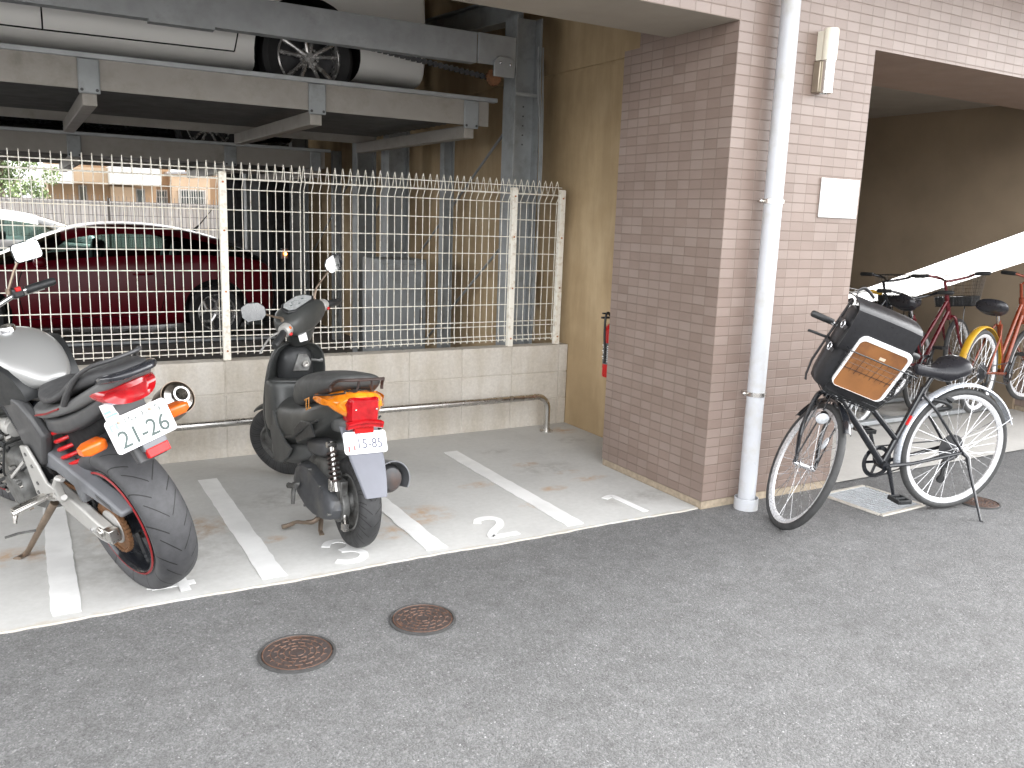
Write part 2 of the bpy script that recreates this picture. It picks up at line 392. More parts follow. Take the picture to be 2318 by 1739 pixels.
numeral([[(-1.21, .29), (-1.18, .335), (-1.12, .34), (-1.09, .295), (-1.115, .23), (-1.19, .16), (-1.228, .105), (-1.20, .096), (-1.085, .096)]], 'white painted numeral 2 in an empty bay')
numeral([[(-1.985, .30), (-1.955, .345), (-1.90, .35), (-1.868, .30), (-1.89, .25), (-1.935, .228)], [(-1.935, .228), (-1.88, .215), (-1.852, .165), (-1.88, .11), (-1.94, .095), (-1.992, .125)]], 'white painted numeral 3 behind the scooter rear wheel')
numeral([[(-2.655, .36), (-2.74, .16)], [(-2.74, .165), (-2.575, .165)], [(-2.622, .36), (-2.622, .235)], [(-2.622, .235), (-2.622, .09)]], 'white painted numeral 4 under the motorcycle rear tyre')

# ================================================================ the building
bld = thing('apartment_building', 'pinkish tiled apartment building with open parking bays and bicycle room on its ground floor', 'building')
b = MB()
b.span((0, 0, .042), (1.0, .92, 2.475))
b.build('tiled_pillar', M['tile'], bld, smooth=False)
b = MB(); b.span((.004, .004, -.02), (.996, .917, .042)); b.build('pillar_base', M['mortar'], bld, smooth=False)
b = MB()
def openbox(b, a, c, mside, mbot):
    (x0, y0, z0), (x1, y1, z1) = a, c
    vs = [(x0, y0, z0), (x1, y0, z0), (x1, y1, z0), (x0, y1, z0), (x0, y0, z1), (x1, y0, z1), (x1, y1, z1), (x0, y1, z1)]
    b.add(vs, [(0, 1, 2, 3)], mbot); b.add(vs, [(0, 1, 5, 4), (1, 2, 6, 5), (2, 3, 7, 6), (3, 0, 4, 7), (4, 5, 6, 7)], mside)
openbox(b, (-14, 0, 2.492), (0, .53, 4.3), 0, 1)
b.build('bay_lintel', [M['tile'], M['plaster']], bld, smooth=False)
b = MB(); openbox(b, (0, 0, 2.475), (5.4, .78, 4.3), 0, 1); b.build('room_lintel', [M['tile'], M['brown']], bld, smooth=False)
b = MB(); b.span((-14, -1.0, 3.2), (45, -.003, 3.35)); b.span((-14, -1.0, 3.35), (45, -.85, 4.4)); b.build('balcony', M['plaster'], bld, smooth=False)  # out-of-view overhang added to darken the top of the facade
b = MB(); b.span((-14, -.0, 4.3), (45, 10.5, 14)); b.build('upper_storeys', [M['tile']], bld, smooth=False)
b = MB(); b.span((-14, 10.15, -.02), (.39, 10.42, .34)); b.build('rear_shade_strip', M['ceil'], bld, smooth=False)  # added dark strip, stands in for the shade beneath the red car
b = MB(); b.span((-14, 10.2, 2.2), (.4, 10.498, 4.22)); b.build('rear_light_screen', M['conc'], bld, smooth=False)  # hidden wall added to keep rear daylight out of the bay
b = MB(); b.span((-14, .53, 4.22), (.4, 10.5, 4.298)); b.build('bay_ceiling', M['ceil'], bld, smooth=False)
b = MB()
gz = 2.55
b.span((.4, .922, -.02), (.998, 10.5, gz - .012)); b.span((.412, .924, gz - .012), (.99, 10.49, gz + .012)); b.span((.4, .782, gz + .012), (.998, 10.5, 4.297))
b.build('concrete_wall', M['conc'], bld, smooth=False)
b = MB(); b.span((.4, .78, 2.476), (1.0, .921, 2.56)); b.build('wall_cap', M['conc'], bld, smooth=False)
b = MB(); b.span((1.0, .782, 2.62), (5.4, 10.5, 2.8)); b.build('room_ceiling', M['plaster'], bld, smooth=False)
# right wall of the bicycle room with a slanting slot cut in to stand for a sunlit strip
b = MB(); x0, x1 = 4.42, 4.46
zt = lambda y: 1.554 - (y - 1.02) * .4045
zb = lambda y: 1.261 - (y - 1.053) * .3915
ye = 3.02
def wallpoly(b, poly): b.prism(poly, (x0, 0, 0), (0, 1, 0), (0, 0, 1), (x1 - x0, 0, 0))
wallpoly(b, [(.78, zt(.78)), (ye, zt(ye)), (ye, 2.62), (.78, 2.62)])
wallpoly(b, [(.9, -.02), (ye, -.02), (ye, zb(ye)), (.9, zb(.9))])
wallpoly(b, [(ye, -.02), (10.5, -.02), (10.5, 2.62), (ye, 2.62)])
M['darkwall'] = mat('brown grey room wall', (.24, .185, .128), .75, var=.12, nscale=2, bmp=.08, bscale=40)
b.build('room_wall', M['darkwall'], bld, smooth=False)
b = MB(); b.span((1.0, 10.3, -.02), (4.42, 10.5, 2.62)); b.build('room_back_wall', M['darkwall'], bld, smooth=False)
b = MB(); b.span((4.45, .0, .042), (5.4, .9, 2.474)); b.build('tiled_pillar', M['tile'], bld, smooth=False)
b = MB(); b.span((4.454, .004, -.02), (5.396, .896, .042)); b.build('pillar_base', M['mortar'], bld, smooth=False)

# ================================================================ low block wall
b = MB(); rr = random.Random(3)
b.span((-6.5, 1.963, -.02), (.392, 2.073, .596))
x = -.88 - .4 * 15
while x < .39:
    for r_ in range(3):
        a0, a1 = x + .004, min(x + .396, .394)
        if a1 - a0 > .02: b.span((a0, 1.958, .2 * r_ + .004 if r_ else .0), (a1, 2.078, .2 * r_ + .197 if r_ < 2 else .602), tint=rr.random())
    x += .4
tag(b.build('block_wall', M['block'], bevel=.003, seg=1, smooth=False), 'low beige wall of cement blocks under the mesh fence', 'wall')

# ================================================================ mesh fence
fen = thing('mesh_fence', 'ivory welded wire mesh fence with folded top on the block wall', 'fence', (0, 2.03, .6))
def wires(b, xs, x0, x1):
    prof = [(-.035, .035), (-.02, .024), (.012, .07), (.012, 1.03), (-.018, 1.065), (-.024, 1.1), (.01, 1.165), (.02, 1.178), (.03, 1.165), (.05, 1.09)]
    prof = [(.03, .045), (.005, .03), (.0, .05), (.012, .1), (.012, 1.03), (-.02, 1.075), (.004, 1.16), (.014, 1.178), (.026, 1.16), (.055, 1.08)]
    for x in xs: b.tube([(x, y, z) for y, z in prof], .0026, n=5)
    for y, z in ((.0, .045), (.003, .075), (.008, .145), (.006, .178), (.006, .3), (.006, .42), (.006, .54), (.006, .66), (.006, .78), (.006, .9), (.004, 1.02), (-.024, 1.078), (.058, 1.085), (-.004, 1.135)):
        b.tube([(x0, y, z), (x1, y, z)], .0031, n=5)
brk = -1.572
b = MB(); wires(b, [brk - .012 - .05 * i for i in range(95)], -6.3, brk - .008); b.build('fence_panel', M['ivory'], fen)
b = MB(); wires(b, [brk + .012 + .0501 * i for i in range(38)], brk + .008, .325); b.build('fence_panel', M['ivory'], fen)
for x in (-6.02, -4.04, -2.055, -.085, .312):
    b = MB(); b.span((x - .021, -.047, .003), (x + .021, -.008, 1.115)); b.span((x - .018, -.044, 1.115), (x + .018, -.011, 1.12))
    p = b.build('post', M['ivory'], fen, bevel=.004, smooth=False)
    for z in (.06, .42, .78, 1.06): b = MB(); b.cyl((x, -.052, z), (x, -.046, z), .006, n=8); b.build('bolt', M['rust'], p)
# ================================================================ stainless rail
b = MB(); yr = 1.775
b.tube([(-6, yr, .265), (.03, yr, .265)] + [(.03 + .09 * math.sin(t), yr, .265 - .09 + .09 * math.cos(t)) for t in (.3, .6, .9, 1.2, 1.45)] + [(.12, yr, .17), (.12, yr, .005)], .0225, n=14)
rl = thing('guard_rail', 'low stainless pipe rail bent to the floor before the block wall', 'rail')
b.build('pipe', M['stain'], rl)
for x in (.12,):
    b = MB(); b.lathe([(.0, .004), (.048, .004), (.048, .012), (.026, .014), (.025, .03)], (x, yr, 0)); b.build('base_flange', M['stain'], rl)
b = MB(); b.tube([(-3.9, yr, .25), (-3.9, yr, .004)], .0225, n=14); b.build('post', M['stain'], rl)
# ================================================================ manholes
M['iron'] = mat('rusty cast iron', (.075, .058, .053), .55, .3, var=.25, nscale=30, dirt=(.06, .057, .058), dscale=16)
M['ironrim'] = mat('grey cast iron frame', (.075, .074, .073), .6, .3, var=.2, nscale=30)
M['ironrust'] = mat('raised rusty pattern', (.12, .066, .045), .6, .2, var=.3, nscale=40)
def manhole(loc, rot, rad, label, group='round cast iron covers'):
    t = thing('manhole_cover', label, 'manhole cover', loc, (0, 0, rot), group)
    b = MB(); b.lathe([(rad, -.02), (rad, .003), (rad - .009, .0045), (rad - .011, .001), (rad - .011, -.02)], n=64, closed=True); b.build('frame', M['ironrim'], t)
    b = MB(); b.lathe([(.0, .0025), (rad - .02, .003), (rad - .0135, .002), (rad - .0135, -.02), (.0, -.02)], n=64); b.build('cover', M['iron'], t)
    b = MB(); rr = random.Random(int(rot * 100))
    for i, q in enumerate((.88, .68, .5, .34, .2)):
        rc = rad * q; nseg = (20, 16, 12, 9, 6)[i]
        if i == 0: nseg = 40
        for k in range(nseg):
            a0 = 2 * math.pi * (k + .08 + .25 * (i % 2)) / nseg; a1 = 2 * math.pi * (k + (1.0 if i == 0 else .8) + .25 * (i % 2)) / nseg
            pts = [(rc * math.cos(a0 + (a1 - a0) * j / 5), rc * math.sin(a0 + (a1 - a0) * j / 5), .0028) for j in range(6)]
            b.tube(pts, .0022, n=4)
            if i > 0 and i < 4:
                m_ = (a0 + a1) / 2; l_ = .012
                b.tube([(rc * math.cos(m_), rc * math.sin(m_), .0028), ((rc + l_) * math.cos(m_ + .06), (rc + l_) * math.sin(m_ + .06), .0028)], .0022, n=4)
    for a in (1.1, 1.0, 1.2, 1.3, .9, 4.2):    # little raised name plate strokes
        b.span((rad * .78 * math.cos(a) - .004, rad * .78 * math.sin(a) - .005, .002), (rad * .78 * math.cos(a) + .004, rad * .78 * math.sin(a) + .005, .0045))
    b.build('raised_pattern', M['ironrust'], t); return t
manhole((-2.363, -.578, 0), .3, .133, 'rusty round manhole cover in the asphalt, the one nearer the bottom edge')
manhole((-1.868, -.53, 0), 2.1, .127, 'rusty round manhole cover in the asphalt, the one nearer the numerals')
manhole((1.585, -.578, 0), 1.0, .112, 'small brown round cover in the asphalt beside the bicycle kickstand')
# ================================================================ drain grate
gr = thing('drain_grate', 'pale steel drain grate set in the asphalt under the bicycle', 'grate', (1.035, -.285, 0), (0, 0, R(2)))
b = MB(); w, d = .19, .195
for s_ in (-1, 1):
    b.span((-w, s_ * d - .012, -.01), (w, s_ * d + .012, .005)); b.span((s_ * w - .012, -d + .012, -.01), (s_ * w + .012, d - .012, .0045))
M['paleframe'] = mat('pale weathered metal', (.52, .49, .44), .6, .2, var=.12, nscale=20)
b.build('frame', M['paleframe'], gr, bevel=.002, seg=1)
b = MB()
for i in range(17):
    y = -d + .02 + i * (2 * d - .04) / 16; b.span((-w + .013, y - .0055, -.012), (w - .013, y + .0055, .0035))
for i in range(7):
    x = -w + .03 + i * (2 * w - .06) / 6; b.span((x - .003, -d + .013, -.02), (x + .003, d - .013, .0015))
M['gratebar'] = mat('zinc grate bars', (.48, .50, .52), .5, .3, var=.1)
b.build('bars', M['gratebar'], gr, smooth=False)
b = MB(); b.span((-w + .012, -d + .012, -.03), (w - .012, d - .012, -.003)); b.build('pit', M['darksteel'], gr, smooth=False)
# ================================================================ drain pipe
px, py = .253, -.078
dp = thing('drain_pipe', 'pale grey plastic downpipe standing before the tiled pillar', 'pipe', (px, py, 0))
b = MB(); b.lathe([(.047, .02), (.047, 6.5)], n=36); b.build('pipe', M['pvc'], dp)
b = MB(); b.lathe([(.0645, -.01), (.0645, .058), (.061, .06), (.0605, .03), (.049, .03)], n=36); b.build('collar', M['pvc'], dp)
for z in (.635, 1.64):
    b = MB(); b.lathe([(.0475, z - .012), (.0505, z - .011), (.0505, z + .011), (.0475, z + .012)], n=30)
    b.span((.046, -.012, z - .009), (.066, -.002, z + .009)); b.tube([(-.045, .02, z), (-.028, .06, z), (-.028, .078, z)], .006, n=8)
    br = b.build('bracket', M['stain'], dp)
    b = MB(); b.cyl((.056, -.016, z), (.056, .006, z), .004, n=8); b.build('bolt', M['stain'], br)
    b = MB(); b.ell((-.056, .03, z), (.012, .012, .012), n=10, m=6); b.build('nut', M['stain'], br)
# ================================================================ wall lamp
wl = thing('wall_lamp', 'cream half-round wall lamp with polished lower tube on the tiled wall', 'lamp', (.575, 0, 0))
M['shade'] = mat('cream frosted glass', (.78, .74, .62), .35, var=.03)
M['polish'] = mat('polished steel', (.75, .74, .70), .2, 1., var=.03)
M['bronze'] = mat('brownish brushed metal', (.40, .35, .28), .38, .8, var=.06)
b = MB(); b.span((-.042, -.046, 2.205), (.034, -.001, 2.36)); b.build('housing', M['bronze'], wl, bevel=.004)
b = MB(); b.lathe([(.0, 2.362), (.037, 2.362), (.038, 2.37), (.038, 2.51), (.034, 2.518), (.0, 2.52)], (0, -.062, 0), n=30); b.span((-.03, -.06, 2.365), (.03, -.001, 2.508)); b.build('glass_shade', M['shade'], wl)
b = MB(); b.lathe([(.03, 2.205), (.033, 2.2), (.033, 2.36), (.0, 2.36)], (-.002, -.064, 0), n=30); b.build('lower_tube', M['polish'], wl)
# ================================================================ sign on the tiles
sg = thing('wall_sign', 'white notice board with faint grey print on the pillar edge', 'sign', (.826, 0, 1.677))
b = MB(); b.span((-.151, -.012, -.105), (.151, -.001, .105)); b.build('panel', M['white'], sg, bevel=.004)
M['faint'] = mat('faint grey print', (.62, .62, .62), .5)
b = MB()
for x, z, w in ((-.035, .005, .012), (-.025, -.008, .018), (-.1, -.032, .03), (-.105, -.046, .026), (-.112, -.06, .03), (-.04, -.036, .026), (-.03, -.05, .034), (.06, -.07, .02)): b.span((x - w / 2, -.0135, z - .003), (x + w / 2, -.0119, z + .003))
b.build('print', M['faint'], sg, smooth=False)
# ================================================================ fire extinguisher
fe = thing('fire_extinguisher', 'red fire extinguisher hanging on the concrete wall behind the pillar', 'fire extinguisher', (.338, 1.345, .47))
b = MB(); b.lathe([(.0, 0), (.05, .0), (.054, .012), (.054, .30), (.045, .34), (.02, .365), (.0, .365)], n=28); b.build('cylinder', M['red'], fe)
b = MB(); b.lathe([(.0545, .09), (.0552, .09), (.0552, .235), (.0545, .235)], n=28, closed=True); lb = b.build('label_band', mat('dark label', (.12, .13, .13), .5, var=.2), fe)
b = MB()
for i in range(9): b.span((-.056 - .0005, -.012 - .01 * (i % 2), .11 + .013 * i), (-.0553, .004 + .01 * (i % 3), .117 + .013 * i))
for i in range(9):
    z = .11 + .013 * i
    for a in (3.3, 3.7, 4.1): b.box((.0556 * math.cos(a), .0556 * math.sin(a), z), (.004, .012, .006), rot=Matrix.Rotation(a, 3, 'Z'))
b.build('print', M['white'], lb, smooth=False)
b = MB(); b.cyl((0, 0, .36), (0, 0, .40), .017); b.span((-.09, -.01, .40), (.02, .01, .412)); b.span((-.085, -.008, .43), (.02, .008, .44)); b.build('valve', M['blackp'], fe)
b = MB(); b.tube(smooth_path([(-.01, 0, .4), (-.05, -.01, .44), (-.075, -.02, .40), (-.075, -.02, .28), (-.066, -.02, .2), (-.066, -.02, .1)]), .008, n=8); b.build('hose', M['blackp'], fe)
# ================================================================ mechanical car stacker
M['rustdark'] = mat('greasy rusty sprocket', (.16, .07, .03), .6, .2, var=.4, nscale=30)
def hbeam(b, a, c, w, h, tf=.012, tw=.009, up=(0, 0, 1)):
    """I section from a to c; w flange width, h depth along up"""
    a = Vector(a); c = Vector(c); t = (c - a).normalized(); u = Vector(up); u = (u - t * u.dot(t)).normalized(); s_ = t.cross(u)
    def bar(o, dw, dh):
        p = [a + o + s_ * sx * dw / 2 + u * sz * dh / 2 for sx, sz in ((-1, -1), (1, -1), (1, 1), (-1, 1))]
        b.loft([p, [q + (c - a) for q in p]])
    bar(u * (h / 2 - tf / 2), w, tf); bar(-u * (h / 2 - tf / 2), w, tf); bar(Vector(), tw, h - 2 * tf)
fr = thing('car_stacker_frame', 'grey steel frame of the mechanical car stacker with columns and beams', 'parking machine')
for y in (2.28, 4.66, 5.55, 8.0):
    b = MB(); hbeam(b, (.108, y, -.02), (.108, y, 2.9 if y < 3 else 3.6), .17 if y < 3 else .15, .21, up=(1, 0, 0)); c = b.build('column', M['greysteel'], fr, smooth=False)
    b = MB()
    if y < 3:
        b.span((.0, y - .10, 2.36), (.213, y - .086, 2.385)); b.build('stiffener', M['greysteel'], c)
        for i in range(5): b = MB(); b.cyl((.075, y - .0875, 2.03 + .065 * i), (.075, y - .083, 2.03 + .065 * i), .006, n=8); b.build('bolt', M['darksteel'], c)
for y in (4.7, 5.5, 8.0, 2.3):
    for x in (-5.6,): b = MB(); hbeam(b, (x, y, -.02), (x, y, 3.6), .15, .2, up=(1, 0, 0)); b.build('column', M['greysteel'], fr, smooth=False)
# upper front beam: channel facing the street
b = MB(); b.span((-5.6, 2.205, 2.557), (-.303, 2.215, 2.735)); b.span((-5.6, 2.205, 2.735), (-.303, 2.29, 2.744)); b.span((-5.6, 2.205, 2.548), (-.303, 2.29, 2.557))
b.span((-2.39, 2.196, 2.532), (-2.03, 2.28, 2.5475))
b.build('front_beam', M['galv'], fr, smooth=False)
b = MB(); b.span((-.30, 2.19, 2.545), (-.002, 2.204, 2.745)); b.build('end_plate', M['galv'], fr, smooth=False, bevel=.004)
b = MB(); b.prism([(-.185, 2.47), (-.02, 2.47), (-.02, 2.555), (-.05, 2.60), (-.15, 2.605), (-.185, 2.57)], (0, 2.165, 0), (1, 0, 0), (0, 0, 1), (0, .02, 0)); b.build('guide_bracket', M['galv'], fr, bevel=.004)
for p in ((-.14, 2.56), (-.06, 2.555)):
    b = MB(); b.ell((p[0], 2.16, p[1]), (.008, .008, .008), n=8, m=6); b.build('bolt', M['chrome'], fr)
b = MB(); b.lathe([(.0, -.012), (.05, -.012), (.05, .012), (.0, .012)], (-.15, 2.24, 2.47), (.2, 1, 0), n=16)
for k in range(16): a = 2 * math.pi * k / 16; b.box((-.15 + .053 * math.cos(a), 2.24, 2.47 + .053 * math.sin(a)), (.012, .014, .012))
b.build('sprocket', M['rustdark'], fr, smooth=False)
# drive column at its right with rusty motor box and cables
b = MB(); b.span((.262, 2.5, 2.34), (.33, 2.6, 2.76)); b.span((.29, 2.46, 2.30), (.36, 2.62, 2.33)); b.build('motor_bracket', M['rust'], fr, bevel=.005)
b = MB(); b.cyl((.28, 2.42, 2.62), (.28, 2.52, 2.62), .045); b.build('motor', M['galv'], fr)
b = MB(); b.span((.245, 2.5, .0), (.335, 2.62, 2.3)); b.build('cable_duct', M['blackp'], fr, smooth=False)
b = MB(); b.span((.335, 2.54, .0), (.398, 2.66, 2.2)); b.build('conduit', M['greysteel'], fr, smooth=False)
b = MB(); b.span((.2, 2.42, 2.07), (.29, 2.5, 2.13)); b.build('junction_box', M['alu'], fr, bevel=.006)
b = MB(); b.span((.3, 2.44, 1.72), (.39, 2.5, 1.76)); b.build('junction_box', M['alu'], fr, bevel=.006)
for k in range(3):
    b = MB(); b.tube(smooth_path([(.16 + .02 * k, 2.16, 2.7), (.165 + .02 * k, 2.15, 2.4), (.19 + .012 * k, 2.15, 2.2), (.205 + .01 * k, 2.16, 1.8), (.22, 2.17 + .01 * k, 1.2), (.2, 2.18, .4)]), .006, n=6); b.build('cable', M['greysteel'], fr)
# bracing rods at the side wall and high rear beams
for a, c in (((.3, 2.75, 2.25), (.3, 4.5, 1.15)), ((.3, 4.8, 2.3), (.3, 5.7, 1.5)), ((.3, 5.7, 2.4), (.3, 8, 1.0)), ((.3, 2.75, 1.35), (.3, 4.5, .2))):
    b = MB(); b.tube([a, c], .011, n=8); b.build('brace', M['greysteel'], fr)
for y in (2.28, 4.66, 5.55, 8.0):
    b = MB(); hbeam(b, (-5.6, y, 3.5), (.108, y, 3.5), .12, .2); b.build('top_beam', M['greysteel'], fr, smooth=False)
b = MB(); hbeam(b, (.108, 2.3, 2.98), (.108, 8, 3.3), .13, .18); b.build('side_beam', M['greysteel'], fr, smooth=False)
b = MB(); b.tube([(-.9 - .55 + .04 * i, 2.30 + .02 * math.sin(i * 0), 2.615 - .0043 * i) for i in range(34)], .012, n=6)
for i in range(34): b.box((-1.45 + .04 * i, 2.30, 2.615 - .0043 * i), (.024, .02, .036))
b.build('drive_chain', M['darksteel'], fr, smooth=False)
for y in (3.6, 5.0, 6.6):
    b = MB(); hbeam(b, (.15, y, -.02), (.15, y, 2.2), .08, .1, up=(1, 0, 0)); b.build('column', M['greysteel'], fr, smooth=False)
for x, y in ((-.45, 8.2), (-.75, 8.2), (-.3, 9.4), (-1.0, 5.3)):
    if x == -1.0: continue
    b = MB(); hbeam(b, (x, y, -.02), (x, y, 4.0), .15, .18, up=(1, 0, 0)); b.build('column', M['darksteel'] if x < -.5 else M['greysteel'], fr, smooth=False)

def pallet(name, label, x0, x1, y0, y1, z, m, members, loc=None):
    """steel car tray; z = top of its edge rail"""
    t = thing(name, label, 'parking tray', (0, 0, 0), group='steel car trays of the stacker')
    b = MB(); b.span((x0, y0 + .01, z - .2), (x1, y0 + .03, z - .03)); b.span((x0, y1 - .03, z - .2), (x1, y1 - .01, z - .03)); b.build('side_panel', m, t, smooth=False)
    b = MB(); b.span((x0 - .01, y0 - .015, z - .03), (x1 + .06, y0 + .045, z)); b.span((x0 - .01, y1 - .045, z - .03), (x1 + .06, y1 + .015, z)); b.build('edge_rail', M['galv'], t, bevel=.004)
    b = MB(); n = 46; w = (y1 - y0 - .08)
    ring = []
    for i in range(n):           # ribbed floor
        yy = y0 + .04 + w * i / (n - 1); ring.append((yy, z - .135 + (.012 if i % 2 else 0)))
    b.loft([[Vector((x, y, zz)) for y, zz in ring] for x in (x0, x1)], closed=False); 
    b.build('floor', M['deck_dark'], t, smooth=False)
    for x in members:
        b = MB(); b.span((x - .04, y0 + .031, z - .29), (x + .04, y1 - .031, z - .201)); b.build('cross_member', m, t, smooth=False, bevel=.006)
        b = MB(); b.span((x - .058, y0 - .008, z - .225), (x + .058, y0 + .009, z - .031)); br = b.build('bracket', M['greysteel'], t, bevel=.008)
        for s_ in (-1, 1): b = MB(); b.cyl((x + s_ * .04, y0 - .011, z - .205), (x + s_ * .04, y0 - .006, z - .205), .009, n=10); b.build('bolt', M['darksteel'], br)
    return t
M['deck_dark'] = mat('dark ribbed tray floor', (.12, .122, .12), .6, .2, var=.2, nscale=6)
pallet('parking_tray', 'upper front steel tray carrying the white car', -5.3, -.09, 2.4, 4.75, 2.355, M['deck'], (-4.04, -2.70, -1.36, -.235))
pallet('parking_tray', 'upper rear steel tray above the red car roof', -5.3, -.3, 5.6, 7.95, 2.14, M['deck'], (-4.0, -2.62, -1.25, -.4))
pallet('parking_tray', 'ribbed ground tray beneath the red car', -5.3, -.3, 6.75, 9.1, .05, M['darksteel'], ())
cb = thing('control_cabinet', 'grey steel cabinet behind the fence in the dark bay', 'cabinet', (-.18, 4.0, 0))
b = MB(); b.span((-.22, -.25, .02), (.22, .2, 1.12)); b.build('body', M['greysteel'], cb, bevel=.01)
b = MB(); b.span((-.2, -.262, .1), (.2, -.252, 1.08)); dd = b.build('door', M['greysteel'], cb, bevel=.006)
b = MB(); b.span((.15, -.28, .55), (.17, -.263, .68)); b.build('handle', M['darksteel'], dd)
pl = thing('pilot_lamp', 'tiny glowing orange lamp in the dark bay behind the fence', 'lamp', (-.9, 4.95, 1.1))
b = MB(); b.ell((0, 0, 0), (.013, .013, .013), n=10, m=8); b.build('lens', mat('orange lamp glow', (.9, .3, .05), .3, emit=((1, .25, .03), 6)), pl)
b = MB(); b.span((-.03, .012, -.05), (.03, .06, .05)); b.build('housing', M['darksteel'], pl, bevel=.004)
ck = thing('cable_cover', 'cream rounded cover on the stacker column behind the fence', 'cover', (.3, 2.42, .99))
b = MB(); b.lathe([(.0, -.17), (.03, -.165), (.05, -.12), (.058, 0), (.055, .1), (.04, .145), (.0, .15)], n=20); b.build('cover', M['shade'], ck)

dk = thing('dark_fill_boxes', 'dark steel boxes added to darken the back of the bay', 'cabinet', (0, 8.5, 0))  # added boxes, their dark colour stands in for the gloom back there
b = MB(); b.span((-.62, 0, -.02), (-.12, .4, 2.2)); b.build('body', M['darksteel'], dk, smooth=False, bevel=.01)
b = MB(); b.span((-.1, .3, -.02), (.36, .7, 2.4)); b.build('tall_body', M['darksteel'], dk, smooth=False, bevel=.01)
# ================================================================ cars
def m_glass(name, tint):
    m, nt, b = newmat(name); nt.nodes.remove(b); out = nt.nodes['Material Output']
    tr = nt.nodes.new('ShaderNodeBsdfTransparent'); tr.inputs[0].default_value = tint + (1,)
    gl = nt.nodes.new('ShaderNodeBsdfGlossy'); gl.inputs['Roughness'].default_value = .02
    fr = nt.nodes.new('ShaderNodeFresnel'); fr.inputs[0].default_value = 1.5
    mx = nt.nodes.new('ShaderNodeMixShader'); nt.links.new(math_(nt, 'ADD', fr.outputs[0], .03), mx.inputs[0]); nt.links.new(tr.outputs[0], mx.inputs[1]); nt.links.new(gl.outputs[0], mx.inputs[2])
    nt.links.new(mx.outputs[0], out.inputs[0]); return m
M['cglass'] = m_glass('greenish window glass', (.45, .56, .53))
M['redpaint'] = mat('dark red car paint', (.095, .0015, .007), .3, .0, var=0, coat=0, rvar=0, spec=.3)
M['whitepaint'] = mat('white car paint', (.86, .85, .82), .35, var=0, coat=.3, rvar=0)
M['silverpaint'] = mat('silver white car paint', (.72, .74, .76), .25, .3, var=0, coat=1., rvar=0)
M['darkpaint'] = mat('dark car paint', (.02, .021, .024), .25, .2, var=.03, coat=1.)
M['tyre'] = mat('car tyre rubber', (.02, .02, .021), .7, var=.15, nscale=20)
M['rim'] = mat('alloy rim', (.52, .51, .50), .25, .7, var=.06)
M['well'] = mat('black wheel well', (.006, .006, .007), .8, var=.1)
def bake(o, cutters):
    """boolean-cut the object with temporary meshes, then drop them"""
    for c in cutters:
        md = o.modifiers.new('cut', 'BOOLEAN'); md.object = c; md.operation = 'DIFFERENCE'; md.solver = 'EXACT'
    dg = bpy.context.evaluated_depsgraph_get(); me = bpy.data.meshes.new_from_object(o.evaluated_get(dg))
    o.modifiers.clear(); o.data = me
    for c in cutters:
        d = c.data; bpy.data.objects.remove(c); bpy.data.meshes.remove(d)
def wheel(parent, x, y, r, rr, side, style):
    """car wheel; side=+1 faces +y"""
    w = MB(); prof = [(rr, -.09), (r - .03, -.105), (r, -.075), (r, .075), (r - .03, .105), (rr, .09)]
    w.lathe(prof, (x, y, r), (0, side, 0), n=40, closed=True)
    t = w.build('wheel', M['tyre'], parent)
    b = MB(); f = .085
    b.lathe([(rr, f), (rr - .012, f + .008), (rr - .022, f - .004), (rr - .03, f - .05), (rr - .03, -.08), (rr, -.08)], (x, y, r), (0, side, 0), n=40, closed=True)
    o = Vector((x, y, r)); ax = Vector((0, side, 0))
    b.cyl(o + ax * (f - .03), o + ax * (f + .0), .045, .04, n=20)
    n = 5
    for k in range(n):
        a = 2 * math.pi * k / n + .3
        d = lambda q: Vector((math.cos(q), 0, math.sin(q)))
        if style == 'double':
            for s_ in (-.17, .17):
                p0 = o + d(a + s_ * 1.2) * .035 + ax * (f - .015); p1 = o + d(a + s_ * 1.25) * (rr - .018) + ax * (f - .012)
                b.tube([p0, (p0 + p1) / 2 + ax * .012, p1], [.018, .014, .017], n=8, flat=1.0)
        else:   # wide Y spokes with round openings
            p0 = o + d(a) * .03 + ax * (f - .015); p1 = o + d(a) * (rr * .62) + ax * f
            b.tube([p0, p1], [.03, .022], n=8)
            for s_ in (-.42, .42): b.tube([o + d(a) * (rr * .55) + ax * f, o + d(a + s_) * (rr - .016) + ax * (f - .01)], [.022, .016], n=8)
        q = a + math.pi / n; b.cyl(o + d(q) * .06 + ax * (f - .02), o + d(q) * .06 + ax * (f + .006), .009, n=8)
    b.build('rim', M['rim'], t)
    b = MB(); b.cyl(o + ax * -.02, o + ax * .0, rr - .031, n=32); b.build('brake_disc', M['darksteel'], t)
